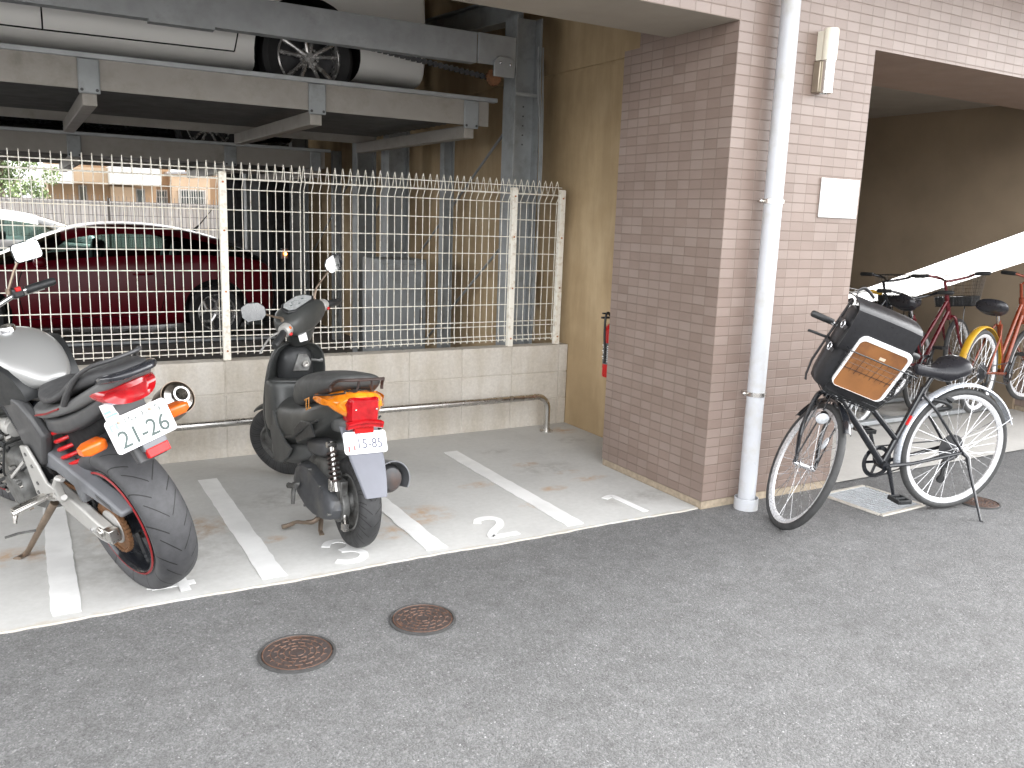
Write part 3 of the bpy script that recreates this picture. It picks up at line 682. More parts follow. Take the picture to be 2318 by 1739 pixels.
def make_car(name, label, paint, st, loc, wb, r, rr, glass_rng, seams=(), style='double', W=.84, seats=True, handle=None):
    """st: stations (x, sill, belt, roof, half width at belt, half width at roof); heading -x world"""
    t = thing(name, label, 'car', loc, (0, 0, math.pi))
    rings = []
    for x, zs, zb, zr, wbelt, wr in st:
        wm = min(W, wbelt + .05); zm = zs + (zb - zs) * .5
        half = [(0, zs), (wm * .8, zs), (wm - .015, zs + .05), (wm, zm), (wbelt + .01, zb - .07), (wbelt, zb), (wr + .03, zr - .09 if zr - zb > .15 else zb + (zr - zb) * .5), (wr - .08, zr - .012), (0, zr)]
        rings.append([Vector((x, a, z)) for a, z in half] + [Vector((x, -a, z)) for a, z in half[-2:0:-1]])
    b = MB(); n = len(rings[0]); vs = [p for q in rings for p in q]; b.v = vs
    for i in range(len(rings) - 1):
        xa = (st[i][0] + st[i + 1][0]) / 2
        for k in range(n):
            l = (k + 1) % n; b.f.append([i * n + k, i * n + l, (i + 1) * n + l, (i + 1) * n + k]); b.t.append(.5)
            side = k in (5, n - 6); top = k in (6, 7, n - 7, n - 8)
            g = side and any(a < xa < c for a, c in glass_rng['side'])
            g = g or ((side or top) and any(a < xa < c for a, c in glass_rng['screen']))
            b.m.append(1 if g else 0)
    b.f.append(list(range(n))[::-1]); b.m.append(0); b.t.append(.5); b.f.append(list(range((len(rings) - 1) * n, len(rings) * n))); b.m.append(0); b.t.append(.5)
    body = b.build('body', [paint, M['cglass'], M['well']], t, sub=2)
    cut = []
    for x in (0, wb):
        for s_ in (-1, 1):
            c = MB(); c.cyl((x, s_ * (W - .26), r + .02), (x, s_ * (W + .2), r + .02), r + .055, n=40); cut.append(c.build('cutter', M['well'], t))
    for p in seams:
        c = MB(); pp = [Vector((q[0], W - .2, q[1])) for q in p]
        if len(pp) > 2: pp = smooth_path(pp, 5)
        rg = []
        for i, q in enumerate(pp):
            tt = (pp[min(i + 1, len(pp) - 1)] - pp[max(i - 1, 0)]).normalized(); nn = Vector((-tt.z, 0, tt.x)) * .0045
            rg.append([q + nn, q - nn, q - nn + Vector((0, .3, 0)), q + nn + Vector((0, .3, 0))])
        c.loft(rg)
        cut.append(c.build('cutter', M['well'], t))
    bake(body, cut)
    me = body.data; me.polygons.foreach_set('use_smooth', [True] * len(me.polygons)); me.set_sharp_from_angle(angle=R(35))
    for x in (0, wb):
        for s_ in (-1, 1): wheel(t, x, s_ * (W - .105), r, rr, s_, style)
    if seats:
        for x in (.55, 1.35):
            for y in (-.36, .36):
                b = MB(); b.loft([ring_z(x - .10 - .1 * q, y, .5 + q * .62, .055, .22 - .1 * (q > .75)) for q in (0, .4, .8, 1)]); b.build('seat', M['blackp'], t, sub=1)
    if handle:
        b = MB(); b.tube([(handle[0], W + .0, handle[1]), (handle[0] + .03, W + .025, handle[1]), (handle[0] + .17, W + .025, handle[1] - .003), (handle[0] + .2, W + .0, handle[1] - .003)], .012, n=8); b.build('door_handle', paint, t)
    return t
def ring_z(x, y, z, dx, dy, n=10):
    return [Vector((x + dx * math.cos(2 * math.pi * k / n), y + dy * math.sin(2 * math.pi * k / n), z)) for k in range(n)]
hatch = [(-.74, .42, .72, .80, .50, .40), (-.68, .33, .88, .95, .68, .48), (-.5, .28, .97, 1.06, .76, .54), (-.2, .25, 1.0, 1.21, .79, .56), (.25, .22, .985, 1.34, .80, .57), (.75, .2, .965, 1.395, .80, .58), (1.2, .2, .94, 1.385, .80, .575), (1.55, .2, .925, 1.30, .80, .56), (1.95, .2, .905, 1.11, .79, .57), (2.25, .21, .885, .965, .78, .6), (2.6, .22, .81, .87, .77, .55), (3.0, .24, .7, .75, .72, .5), (3.22, .28, .58, .63, .58, .42), (3.3, .36, .5, .54, .4, .3)]
rc = make_car('parked_car', 'dark red sports hatchback on the ground tray behind the fence', M['redpaint'], [(a, b * .96 - .05, c * .955, d * .95, e, f) for a, b, c, d, e, f in hatch], (-1.15, 7.85, .0), 2.43, .31, .215, dict(side=[(-.02, .62), (.72, 1.9)], screen=[(1.56, 2.24), (-.6, -.21)]), seams=[((.62, .3), (.55, .6), (.6, .88)), ((1.95, .28), (2.0, .6), (1.93, .84)), ((.62, .3), (1.95, .28))], style='wide', handle=(.68, .76))
b = MB(); b.tube([(.1, .0, 1.22), (.02, 0, 1.30), (-.16, .0, 1.52)], [.02, .008, .003], n=6); b.build('antenna', M['blackp'], rc)
b = MB(); b.ell((1.78, .93, .89), (.07, .09, .06), n=12, m=8); b.build('wing_mirror', M['redpaint'], rc)
sedan = [(-.885, .25, .90, 1.0, .70, .54), (-.88, .21, .93, 1.03, .765, .57), (-.865, .2, .94, 1.045, .785, .575), (-.8, .22, .96, 1.08, .79, .58), (-.55, .21, .97, 1.2, .8, .6), (-.1, .2, .97, 1.36, .81, .58), (.4, .2, .965, 1.43, .82, .585), (1.0, .19, .95, 1.45, .82, .585), (1.5, .19, .935, 1.40, .82, .575), (1.95, .19, .915, 1.2, .81, .575), (2.35, .2, .895, .98, .8, .6), (2.8, .22, .83, .89, .78, .56), (3.2, .24, .74, .79, .73, .5), (3.42, .3, .6, .66, .58, .42), (3.5, .38, .52, .57, .4, .3)]
make_car('parked_car', 'white car raised on the upper front tray of the stacker', M['whitepaint'], sedan, (-1.285, 3.64, 2.232), 2.6, .318, .222, dict(side=[(-.3, .5), (.6, 1.9)], screen=[(1.51, 2.34), (-.79, -.2)]), seams=[((.50, .30), (.46, .6), (.5, .95)), ((1.62, .29), (1.62, .6), (1.6, .93)), ((.50, .30), (1.62, .29)), ((2.6, .3), (2.55, .6), (2.5, .9)), ((1.62, .29), (2.4, .29))], style='double', handle=(.6, .82))
make_car('parked_car', 'dark car on the upper rear tray with one alloy wheel showing', M['darkpaint'], sedan, (-1.37, 6.85, 2.0), 2.6, .315, .22, dict(side=[(-.3, .5), (.6, 1.9)], screen=[(1.51, 2.34), (-.79, -.2)]), style='double', seats=False)
make_car('parked_car', 'silver white car in the open lot beyond the red hatchback', M['silverpaint'], sedan, (-2.95, 11.2, -.03), 2.6, .315, .22, dict(side=[(-.3, .5), (.6, 1.9)], screen=[(1.51, 2.34), (-.79, -.2)]), style='double')
# ================================================================ beyond the building: lot fence, panels, houses, tree
M['meshgrey'] = mat('dark grey fence wire', (.05, .05, .052), .5, .3)
rf = thing('mesh_fence', 'thin dark wire fence with spiked top at the far side of the lot', 'fence', (0, 14.6, 0))
b = MB()
for i in range(250): x = -14 + .0655 * i; b.tube([(x, 0, .05), (x, 0, 1.66)], .0055, n=3)
for z in (.1, .3, .5, .7, .9, 1.1, 1.3, 1.48, 1.56): b.tube([(-14, .008, z), (2.4, .008, z)], .006, n=3)
b.build('wire_panel', M['meshgrey'], rf)
for i in range(8):
    x = -13.6 + 2 * i; b = MB(); b.cyl((x, .03, -.03), (x, .03, 1.62), .025, n=10); b.build('post', M['meshgrey'], rf)
wf = thing('panel_fence', 'white corrugated metal fence behind the red car', 'fence', (0, 15.1, 0))
M['whitepanel'] = mat('white corrugated sheet', (.40, .42, .45), .4, var=.04)
b = MB(); pts = []; x = -18.0
while x < 1.47:
    for dx, dy in ((0, 0), (.05, 0), (.07, .03), (.12, .03), (.14, 0)): pts.append((min(x + dx, 1.47), dy))
    x += .14
b.loft([[Vector((x, y, z)) for x, y in pts] for z in (.3, 1.53)], closed=False); b.build('sheet', M['whitepanel'], wf, smooth=False)
b = MB(); b.span((-18, -.03, 1.53), (1.49, .06, 1.56)); b.build('top_rail', M['whitepanel'], wf, smooth=False)
M['curb'] = mat('dark kerb concrete', (.07, .068, .065), .9, var=.2)
b = MB(); b.span((-18, -.1, -.03), (4.0, .2, .3)); b.build('footing', M['curb'], wf, smooth=False)
pf = thing('neighbour_wall', 'grey concrete wall at the right end of the far white fence', 'wall', (0, 15, 0))
M['wallgrey'] = mat('grey rendered wall', (.20, .19, .18), .8, var=.12, nscale=3)
b = MB(); b.span((1.52, -.1, -.03), (14, .2, 2.6)); b.build('wall', M['wallgrey'], pf, smooth=False)
M['peach'] = mat('peach house render', (.25, .165, .098), .8, var=.06, nscale=2)
M['peachlight'] = mat('pale peach render', (.32, .235, .16), .8, var=.05, nscale=2)
M['housewhite'] = mat('white house panel', (.5, .5, .49), .6, var=.04)
M['roof'] = mat('grey roof tile', (.18, .18, .19), .6, var=.2)
def window(parent, a, c, lattice, frame='greysteel'):
    (x0, y, z0), (x1, z1) = a, c
    b = MB(); b.span((x0, y - .06, z0), (x1, y - .002, z1)); w = b.build('window', M['wallgrey'], parent, smooth=False)
    b = MB(); b.span((x0 + .06, y - .07, z0 + .06), (x1 - .06, y - .061, z1 - .06)); b.build('pane', M['glass'], w, smooth=False)
    if lattice:
        b = MB(); n = int((x1 - x0) / .11)
        for i in range(n + 1): x = x0 + (x1 - x0) * i / n; b.span((x - .012, y - .14, z0 - .05), (x + .012, y - .12, z1 + .05))
        for z in (z0, (z0 + z1) / 2, z1): b.span((x0 - .02, y - .118, z - .012), (x1 + .02, y - .105, z + .012))
        b.build('lattice', M['alu'], w, smooth=False)
h1 = thing('house', 'peach house with white balcony panels seen through the fences', 'house', (0, 41, 0))
b = MB(); b.span((-1.8, 0, -.05), (2.7, 6, 5.6)); b.build('wall', M['peach'], h1, smooth=False)
b = MB(); b.span((-2.0, -1.1, 2.33), (-.82, -.02, 3.12)); b.span((-.82, -.9, 2.36), (.58, -.02, 3.08), mi=1); b.span((.58, -1.9, 2.42), (2.66, -.02, 3.16)); b.build('balcony', [M['housewhite'], M['peachlight']], h1, smooth=False)
window(h1, (-.6, 0, 1.5), (-.25, 2.3), False)
b = MB(); b.span((.7, -.35, -.05), (1.75, -.01, 2.3)); b.build('bay', M['peachlight'], h1, smooth=False)
window(h1, (1.8, 0, 1.55), (2.2, 2.25), False)
b = MB(); b.prism([(-2.2, 5.6), (3.1, 5.6), (.45, 7.2)], (0, -.5, 0), (1, 0, 0), (0, 0, 1), (0, 7, 0)); b.build('roof', M['roof'], h1, smooth=False)
h2 = thing('house', 'pale peach house with latticed windows beside the balcony house', 'house', (0, 42, 0))
b = MB(); b.span((2.78, 0, -.05), (3.5, 5, 4.8)); b.build('wall', M['peach'], h2, smooth=False)
b = MB(); b.prism([(3.4, -.05), (5.15, -.05), (5.15, 3.12), (3.4, 3.0)], (0, -1.0, 0), (1, 0, 0), (0, 0, 1), (0, 5, 0)); b.build('front_wing', M['peachlight'], h2, smooth=False)
window(h2, (3.68, -1.0, 1.6), (4.9, 2.3), True); window(h2, (2.82, -.002, 1.6), (3.3, 2.24), True)
b = MB(); b.prism([(3.2, 3.0), (5.35, 3.13), (5.35, 3.22), (3.2, 3.1)], (0, -1.2, 0), (1, 0, 0), (0, 0, 1), (0, 5.4, 0)); b.build('roof', M['roof'], h2, smooth=False)
h3 = thing('house', 'peach house wall with a white louvred panel at the right of the lot', 'house', (0, 43.5, 0))
b = MB(); b.span((5.2, 0, -.05), (9.2, 5, 5)); b.build('wall', M['peach'], h3, smooth=False)
b = MB(); b.span((6.55, -.5, -.05), (7.3, -.02, 5)); b.build('white_panel', M['housewhite'], h3, smooth=False)
b = MB(); b.span((6.62, -.52, 2.3), (6.88, -.501, 2.9))
for i in range(6): b.box((6.75, -.53, 2.36 + .1 * i), (.24, .03, .05), rot=Matrix.Rotation(.5, 3, 'X'))
b.build('louvre', M['peach'], h3, smooth=False)
b = MB(); b.span((5.0, -.6, 5), (9.4, 5.2, 5.15)); b.build('roof', M['roof'], h3, smooth=False)
# tree at the left
tr = thing('garden_tree', 'dark green leafy tree beside the peach house', 'tree', (-3.6, 38, 0))
M['bark'] = mat('brown bark', (.08, .06, .045), .9, var=.3)
def m_leaf(name, c0, c1):
    m, nt, b = newmat(name); at = N(nt, 'ShaderNodeAttribute'); at.attribute_name = 'tint'
    nt.links.new(ramp(nt, at.outputs['Fac'], [(0, c0), (1, c1)]), b.inputs['Base Color']); b.inputs['Roughness'].default_value = .5; return m
M['leaf'] = m_leaf('mixed leaves', (.025, .05, .018), (.12, .17, .05))
b = MB(); rr = random.Random(11)
b.tube(smooth_path([(0, 0, -.05), (.1, 0, 1), (0, .1, 2.2), (.2, 0, 3.4)]), [.16 - .0055 * i for i in range(19)], n=8)
for k in range(7):
    a = k * .9; z = 1.3 + .3 * k; b.tube([(0, 0, z), (.7 * math.cos(a), .7 * math.sin(a), z + .6), (1.2 * math.cos(a), 1.2 * math.sin(a), z + .9)], [.06, .04, .02], n=6)
b.build('trunk', M['bark'], tr)
b = MB()
clumps = [(rr.gauss(0, .75), rr.gauss(0, .7), 2.5 + rr.gauss(0, .75), rr.uniform(.35, .65), rr.random()) for _ in range(46)]
for cx, cy, cz, cr, ct in clumps:
    for _ in range(130):
        d = Vector((rr.gauss(0, 1), rr.gauss(0, 1), rr.gauss(0, 1))).normalized() * cr * rr.random() ** .4
        c = Vector((cx, cy, max(cz, .9))) + d; s_ = rr.uniform(.05, .1)
        q = Euler((rr.uniform(0, 6.3), rr.uniform(0, 6.3), rr.uniform(0, 6.3))).to_matrix()
        b.add([c + q @ Vector(p) for p in ((-s_, 0, 0), (0, -s_ * .5, .01), (s_, 0, 0), (0, s_ * .5, .01))], [(0, 1, 2, 3)], 0, min(1, max(0, ct * .6 + rr.random() * .4)))
b.build('crown', M['leaf'], tr, smooth=False)
# ================================================================ bicycles
M['spoke'] = mat('steel spokes', (.62, .62, .63), .25, .9)
M['rimsilver'] = mat('bright alloy rim', (.70, .70, .71), .28, .4, var=.05)
M['btyre'] = mat('worn grey black bicycle tyre', (.05, .05, .05), .7, var=.15, nscale=30)
M['fendersilver'] = mat('silver mudguard', (.62, .65, .70), .28, .35, var=.05)
M['leather'] = mat('black leather', (.018, .018, .02), .34, var=.2, nscale=60, bmp=.12, bscale=250)
M['saddle'] = mat('black saddle vinyl', (.02, .02, .024), .3, var=.1, bmp=.05, bscale=300)
M['lens'] = mat('clear lamp lens', (.75, .78, .82), .08, .3, var=.2, nscale=90, coat=.6)
M['yellow'] = mat('yellow enamel', (.48, .27, .02), .35, var=.1)
M['orange'] = mat('orange red frame paint', (.20, .035, .01), .3, .2, coat=.6)
M['crimson'] = mat('dark crimson frame paint', (.11, .007, .012), .28, .2, coat=.6)
M['amber'] = mat('amber reflector', (.75, .22, .01), .25)
M['redlens'] = mat('red reflector', (.5, .01, .01), .22)
def bike_wheel(parent, name, cx, R_, tyre, rim, tf, tw=.019, nsp=18):
    o = Vector((cx, 0, R_))
    b = MB(); n = 56
    ringpts = [o + Vector((math.cos(2 * math.pi * k / n), 0, math.sin(2 * math.pi * k / n))) * (R_ - tw) for k in range(n)]
    b.tube(ringpts, tw, n=10, closed=True, up=(0, 1, 0)); b.xf(tf); t = b.build(name, tyre, parent)
    b = MB(); rr_ = R_ - 2 * tw
    b.lathe([(rr_ + .006, -.013), (rr_ + .006, .013), (rr_ - .006, .0135), (rr_ - .02, .005), (rr_ - .02, -.005), (rr_ - .006, -.0135)], o, (0, 1, 0), n=56, closed=True); b.xf(tf); b.build('rim', rim, t)
    b = MB(); b.lathe([(.004, -.062), (.011, -.06), (.011, -.05), (.015, -.04), (.024, -.036), (.024, -.032), (.013, -.028), (.013, .028), (.024, .032), (.024, .036), (.015, .04), (.011, .05), (.011, .06), (.004, .062)], o, (0, 1, 0), n=16); b.xf(tf); b.build('hub', M['chrome'], t)
    b = MB()
    for k in range(nsp):
        for s_ in (-1, 1):
            a = 2 * math.pi * (k + .25 * s_) / nsp; d = 1.15 * (1 if k % 2 else -1)
            b.tube([o + Vector((math.cos(a + d) * .021, s_ * .033, math.sin(a + d) * .021)), o + Vector((math.cos(a) * (rr_ - .012), s_ * .003, math.sin(a) * (rr_ - .012)))], .0014, n=4)
    b.xf(tf); b.build('spokes', M['spoke'], t)
    return t
def fender(b, cx, R_, a0, a1, w=.026, y=0):
    rings = []; n = 26
    for i in range(n):
        a = R(a0 + (a1 - a0) * i / (n - 1)); d = Vector((math.cos(a), 0, math.sin(a))); rg = []
        for j in range(9):
            q = math.pi * j / 8; rg.append(Vector((cx, y, R_)) + d * (R_ + .018 + .013 * math.sin(q)) + Vector((0, -w * math.cos(q), 0)))
        for j in range(9):
            q = math.pi * (8 - j) / 8; rg.append(Vector((cx, y, R_)) + d * (R_ + .0155 + .013 * math.sin(q)) + Vector((0, -(w - .002) * math.cos(q), 0)))
        rings.append(rg)
    b.loft(rings)
def make_bike(label, loc, heading, lean=0., steer=0., wb=1.064, R_=.345, paint=None, rearf=None, tyre=None, rim=None, group=None, basket='black', detail=True, grip=None, headtilt=0, pitch=0.):
    paint = paint or M['blackm']; tyre = tyre or M['btyre']; rim = rim or M['rimsilver']; grip = grip or M['blackp']
    t = thing('bicycle', label, 'bicycle', loc, (-lean, -pitch, heading), group)
    piv = Vector((wb - .1, 0, R_)); ax = Vector((-math.sin(R(20)), 0, math.cos(R(20))))
    Ms = axis_rot(piv, ax, steer); S = lambda p: Ms @ Vector(p); I = lambda p: Vector(p)
    hz = lambda z: piv.x - (z - R_) * math.tan(R(20))      # steering axis
    k = R_ / .345
    bb = Vector((.45, 0, .275)); st_top = Vector((.262, 0, .70)); hb = Vector((hz(.69), 0, .69)); ht = Vector((hz(.84), 0, .84))
    # frame
    b = MB(); b.tube([hb - ax * .02, ht + ax * .02], .019, n=12); b.tube([bb, Vector((hz(.72), 0, .72))], .0185, n=12); b.tube([Vector((.388, 0, .415)), Vector((hz(.81), 0, .81))], .0155, n=12)
    b.tube([bb, st_top], .0165, n=12); b.cyl(bb + Vector((0, -.036, 0)), bb + Vector((0, .036, 0)), .024)
    for s_ in (-1, 1):
        b.tube([bb + Vector((-.02, s_ * .03, 0)), Vector((.3, s_ * .05, .29)), Vector((0, s_ * .063, R_))], [.012, .010, .009], n=8)
        b.tube([Vector((.275, s_ * .02, .665)), Vector((.2, s_ * .05, .58)), Vector((0, s_ * .065, R_))], [.009, .0085, .008], n=8)
    b.build('frame', paint, t)
    b = MB(); b.tube([(.352, .0175, .50), (.33, .0175, .55)], [.008, .008], n=6, flat=1.0); b.build('sticker', M['red'], t)
    # fork
    b = MB(); b.tube([Vector((hz(.69), 0, .675)), Vector((hz(.66), 0, .655))], .022, n=12)
    for s_ in (-1, 1): b.tube(smooth_path([(hz(.675), 0, .675), (hz(.665) + .003, s_ * .045, .668), (hz(.6), s_ * .056, .6), (hz(.45) + .006, s_ * .058, .47), (wb - .012, s_ * .056, R_ + .03), (wb, s_ * .056, R_)], 4), [.013] * 10 + [.011] * 6 + [.009] * 5, n=8)
    b.xf(S); b.build('fork', paint, t)
    # handlebar
    b = MB(); b.tube([Vector((hz(.86), 0, .86)), Vector((hz(.97), 0, .97)), Vector((hz(.97) + .04, 0, .975))], .012, n=10)
    bar = [(.79, .29, 1.028), (.80, .2, 1.028), (.84, .10, 1.0), (hz(.97) + .04, 0, .975), (.84, -.10, 1.0), (.80, -.2, 1.028), (.79, -.29, 1.028)]
    bar = [(x + .03, y, z) for x, y, z in bar]
    b.tube(smooth_path(bar, 5), .011, n=10); b.xf(S); hbar = b.build('handlebar', M['chrome'] if detail else paint, t)
    for s_ in (-1, 1):
        b = MB(); b.tube([(.829, s_ * .185, 1.028), (.826, s_ * .2, 1.028), (.822, s_ * .295, 1.028), (.821, s_ * .303, 1.028)], [.0155, .0165, .0175, .012], n=12); b.xf(S); b.build('grip', grip, t)
        if detail:
            b = MB(); b.tube(smooth_path([(.86, s_ * .145, 1.015), (.885, s_ * .165, .985), (.9, s_ * .2, .97), (.885, s_ * .27, .962), (.87, s_ * .29, .955)]), [.012] * 4 + [.007] * 13, n=8); b.xf(S); b.build('brake_lever', M['blackp'], t)
    # wheels
    rw = bike_wheel(t, 'rear_wheel', 0, R_, tyre, rim, I); fw = bike_wheel(t, 'front_wheel', wb, R_, tyre, rim, S)
    b = MB(); fender(b, 0, R_, -12 if detail else 0, 158, .027); mg = b.build('rear_mudguard', rearf or M['fendersilver'], t)
    b = MB()
    for s_ in (-1, 1): b.tube([Vector((0, s_ * .066, R_)), Vector((-(R_ + .03) * math.cos(R(28)), s_ * .026, R_ + (R_ + .03) * math.sin(R(28))))], .0025, n=5)
    b.build('mudguard_stay', M['spoke'], mg)
    if detail:
        b = MB(); fender(b, wb, R_, 62, 165, .022); b.xf(S); fm = b.build('front_mudguard', M['blackm'], t)
        for s_ in (-1, 1):
            b = MB(); b.tube([Vector((wb, s_ * .06, R_)), Vector((wb - .12, s_ * .05, R_ + .12)), Vector((wb - .15, s_ * .045, R_ + .22)), Vector((wb - .2, s_ * .024, R_ + .3))], .0035, n=6); b.xf(S); b.build('stay', M['blackm'], fm)
    # saddle
    b = MB(); sx, sz = .19, .815
    b.tube([st_top - Vector((-.02, 0, .05)), Vector((sx + .02, 0, sz - .035))], .0125, n=10); b.build('seat_post', M['blackm'] if detail else M['chrome'], t)
    rg = []
    for i in range(10):
        u = i / 9; x = sx + .155 - .29 * u; w = .02 + .012 * min(1, u * 4) + .082 * max(0, min(1, (u - .32) / .4)) ** 1.2 * (1 if u < .9 else .82); z = sz + .012 - .02 * math.sin(u * math.pi) + .018 * (u > .7)
        rg.append(ring(x, 0, z - .022, w * 1.05, .032 + .022 * (u > .5), 14, 2.3))
    b = MB(); b.loft(rg); b.build('saddle', M['saddle'], t, sub=1)
    # drive
    b = MB(); o = bb + Vector((0, -.045, 0)); b.lathe([(.088, -.003), (.092, 0), (.088, .003), (.068, .003), (.068, -.003)], o, (0, 1, 0), n=36, closed=True)
    for q in range(5): a = 2 * math.pi * q / 5; b.tube([o, o + Vector((math.cos(a), 0, math.sin(a))) * .07], .008, n=6)
    b.build('chainring', M['blackm'], t)
    cr = Vector((-.28, 0, -.96)) * .165
    for s_, c in ((1, cr), (-1, -cr)):
        b = MB(); b.tube([bb + Vector((0, s_ * .055, 0)), bb + c + Vector((0, s_ * .07, 0))], [.0125, .0095], n=8); ck = b.build('crank', M['blackm'], t)
        b = MB(); p = bb + c + Vector((0, s_ * .12, 0))
        for dx in (-.036, .036): b.span((p.x + dx - .006, p.y - .045, p.z - .011), (p.x + dx + .006, p.y + .045, p.z + .011))
        for dy in (-.042, 0, .042): b.span((p.x - .032, p.y + dy - .006, p.z - .0105), (p.x + .032, p.y + dy + .006, p.z + .0105))
        b.build('pedal', M['blackp'], ck, bevel=.002)
    b = MB()
    for s_ in (1, -1): b.tube([bb + Vector((0, -.045, s_ * .089)), Vector((0, -.045, R_ + s_ * .04))], .004, n=5)
    b.build('chain', M['darksteel'], t)
    b = MB()
    for i in range(6): b.cyl((0, -.026 - .005 * i, R_), (0, -.029 - .005 * i, R_), .062 - .006 * i, n=28)
    b.cyl((0, -.02, R_), (0, -.024, R_), .078, n=28); b.build('sprockets', M['darksteel'], t)
    b = MB(); b.tube(smooth_path([(.0, -.072, R_ - .01), (-.02, -.075, R_ - .07), (-.0, -.05, R_ - .12), (.01, -.046, R_ - .19)]), .011, n=8); b.cyl((.0, -.05, R_ - .1), (.0, -.04, R_ - .1), .026, n=14); b.cyl((.012, -.05, R_ - .19), (.012, -.04, R_ - .19), .024, n=14); b.build('derailleur', M['blackp'], t)
    # side stand
    b = MB(); b.tube([(.0, .07, R_), (-.02, .085, R_ - .02), (-.03, .11, R_ - .1), (-.045, .222, .012 - .222 * math.tan(lean) * 0), (-.05, .235, .006)], [.014, .013, .009, .006, .007], n=8); b.build('kickstand', M['blackm'], t)
    b = MB(); b.tube(smooth_path([(.215, .03, .64), (.16, .06, .63), (.12, .05, .60), (.17, .02, .58)]), .012, n=8); b.tube([(.15, .05, .655), (.13, .075, .64)], .014, n=8); b.build('rear_brake', M['blackp'], t)
    if basket:
        bm_ = {'black': M['blackm'], 'white': M['white']}[basket]
        b = MB()
        def bp_(u, v, z):      # u -1..1 across, v 0 rear..1 front, z 0..1
            w = .145 + .035 * z; x0 = .875 - .01 * z; x1 = 1.06 + .075 * z
            return Vector((x0 + (x1 - x0) * v, u * w, .757 + .268 * z))
        def per(z, n=10):
            P_ = [bp_(-1 + 2 * i / n, 1, z) for i in range(n)] + [bp_(1, 1 - i / n, z) for i in range(n)] + [bp_(1 - 2 * i / n, 0, z) for i in range(n)] + [bp_(-1, i / n, z) for i in range(n)]
            return P_
        for z, r_ in ((0, .003), (.33, .0013), (.66, .0013), (1, .0032)): b.tube(per(z), r_, n=5, closed=True)
        p0, p1 = per(0, 4), per(1, 4)
        for i in range(16): b.tube([p0[i], p1[i]], .0013, n=4)
        if basket == 'black':
            for z in (.12, .23, .43, .55, .78, .89): b.tube(per(z), .0008, n=3, closed=True)
            q0, q1 = per(0, 12), per(1, 12)
            for i in range(48): b.tube([q0[i], q1[i]], .0008, n=3)
        for i in range(9): u = -1 + 2 * i / 8; b.tube([bp_(u, 0, 0), bp_(u, 1, 0)], .002, n=4)
        b.xf(S); bk = b.build('basket', bm_, t)
        b = MB(); b.loft([[bp_(u, v, z) for u, v in ((-.99, .01), (.99, .01), (.99, .99), (-.99, .99))] for z in (.01, .31)]); b.xf(S); b.build('base_pan', M['blackp'] if basket == 'black' else bm_, bk, bevel=.006)
        for s_ in (-1, 1):
            b = MB(); b.tube([bp_(s_ * .4, .6, 0), (wb - .05, s_ * .05, .56), (wb, s_ * .062, R_)], .004, n=6); b.xf(S); b.build('basket_stay', M['blackm'], bk)
    if detail:
        b = MB(); c = Vector((1.075, -.07, .632)); b.lathe([(.0, -.06), (.02, -.055), (.033, -.02), (.035, 0), (.0335, .004)], c, (1, 0, -.1), n=24); b.xf(S); hl = b.build('headlight', M['chrome'], t)
        b = MB(); b.lathe([(.0, .012), (.02, .01), (.033, .003), (.0, .0)], c, (1, 0, -.1), n=24); b.xf(S); b.build('lens', M['lens'], hl)
        b = MB(); b.tube([c - Vector((.05, 0, 0)), Vector((hz(.63) + .03, -.05, .63))], .006, n=6); b.xf(S); b.build('bracket', M['blackp'], hl)
        b = MB(); b.ell((wb + .03, .008, R_ + .175), (.022, .006, .036), n=14, m=8); b.xf(S); b.build('wheel_reflector', M['lens'], fw)
        b = MB(); b.tube(smooth_path([(.85, -.09, 1.0), (.9, -.08, .95), (.86, -.04, .84), (hz(.7), -.02, .72)]), .003, n=5); b.tube(smooth_path([(.85, .09, 1.0), (.89, .08, .95), (.85, .04, .84), (hz(.72), .02, .7)]), .003, n=5); b.xf(S); b.build('brake_cables', M['blackp'], t)
    return t, S
BL = (1.299, -.547, 0); BH, BLEAN, BST = R(165.05), .053, 1.346
main_bike, S = make_bike('black city bicycle with silver rear mudguard leaning on its stand beside the tiled pillar', BL, BH, BLEAN, BST)
RB = Matrix.Translation(BL) @ Euler((-BLEAN, 0, BH)).to_matrix().to_4x4()
W_ = lambda p: RB @ S(p)
# brown board with white rim standing in the basket
def rrect(x0, z0, x1, z1, r, n=6):
    out = []
    for cx, cz, a0 in ((x1 - r, z1 - r, 0), (x0 + r, z1 - r, 90), (x0 + r, z0 + r, 180), (x1 - r, z0 + r, 270)):
        for i in range(n + 1): a = R(a0 + 90 * i / n); out.append((cx + r * math.cos(a), cz + r * math.sin(a)))
    return out
M['brownboard'] = mat('brown corrugated board', (.24, .10, .032), .6, var=.1, nscale=9, dirt=(.15, .06, .024), dscale=8)
M['whiterim'] = mat('white padded rim', (.8, .8, .8), .5, var=.03)
def tiltx(p, z0=.84, k=.06): return Vector((p.x + (p.z - z0) * k, p.y, p.z))
bo = thing('display_board', 'brown board with rounded white rim standing in the front of the bicycle basket', 'board')
b = MB(); o_ = rrect(-.158, .828, .118, 1.112, .035); i_ = rrect(-.149, .8285, .104, 1.09, .026)
n = len(o_)
A = [Vector((1.092, y, z)) for y, z in o_]; B_ = [Vector((1.092, y, z)) for y, z in i_]; A2 = [p + Vector((.014, 0, 0)) for p in A]; B2 = [p + Vector((.014, 0, 0)) for p in B_]
b.loft([A, A2, B2, B_], caps=False, wrap=True); b.xf(lambda p: W_(tiltx(p))); b.build('rim', M['whiterim'], bo, bevel=.003)
b = MB(); b.prism(i_, (1.094, 0, 0), (0, 1, 0), (0, 0, 1), (.006, 0, 0)); b.xf(lambda p: W_(tiltx(p))); b.build('board', M['brownboard'], bo, smooth=False)
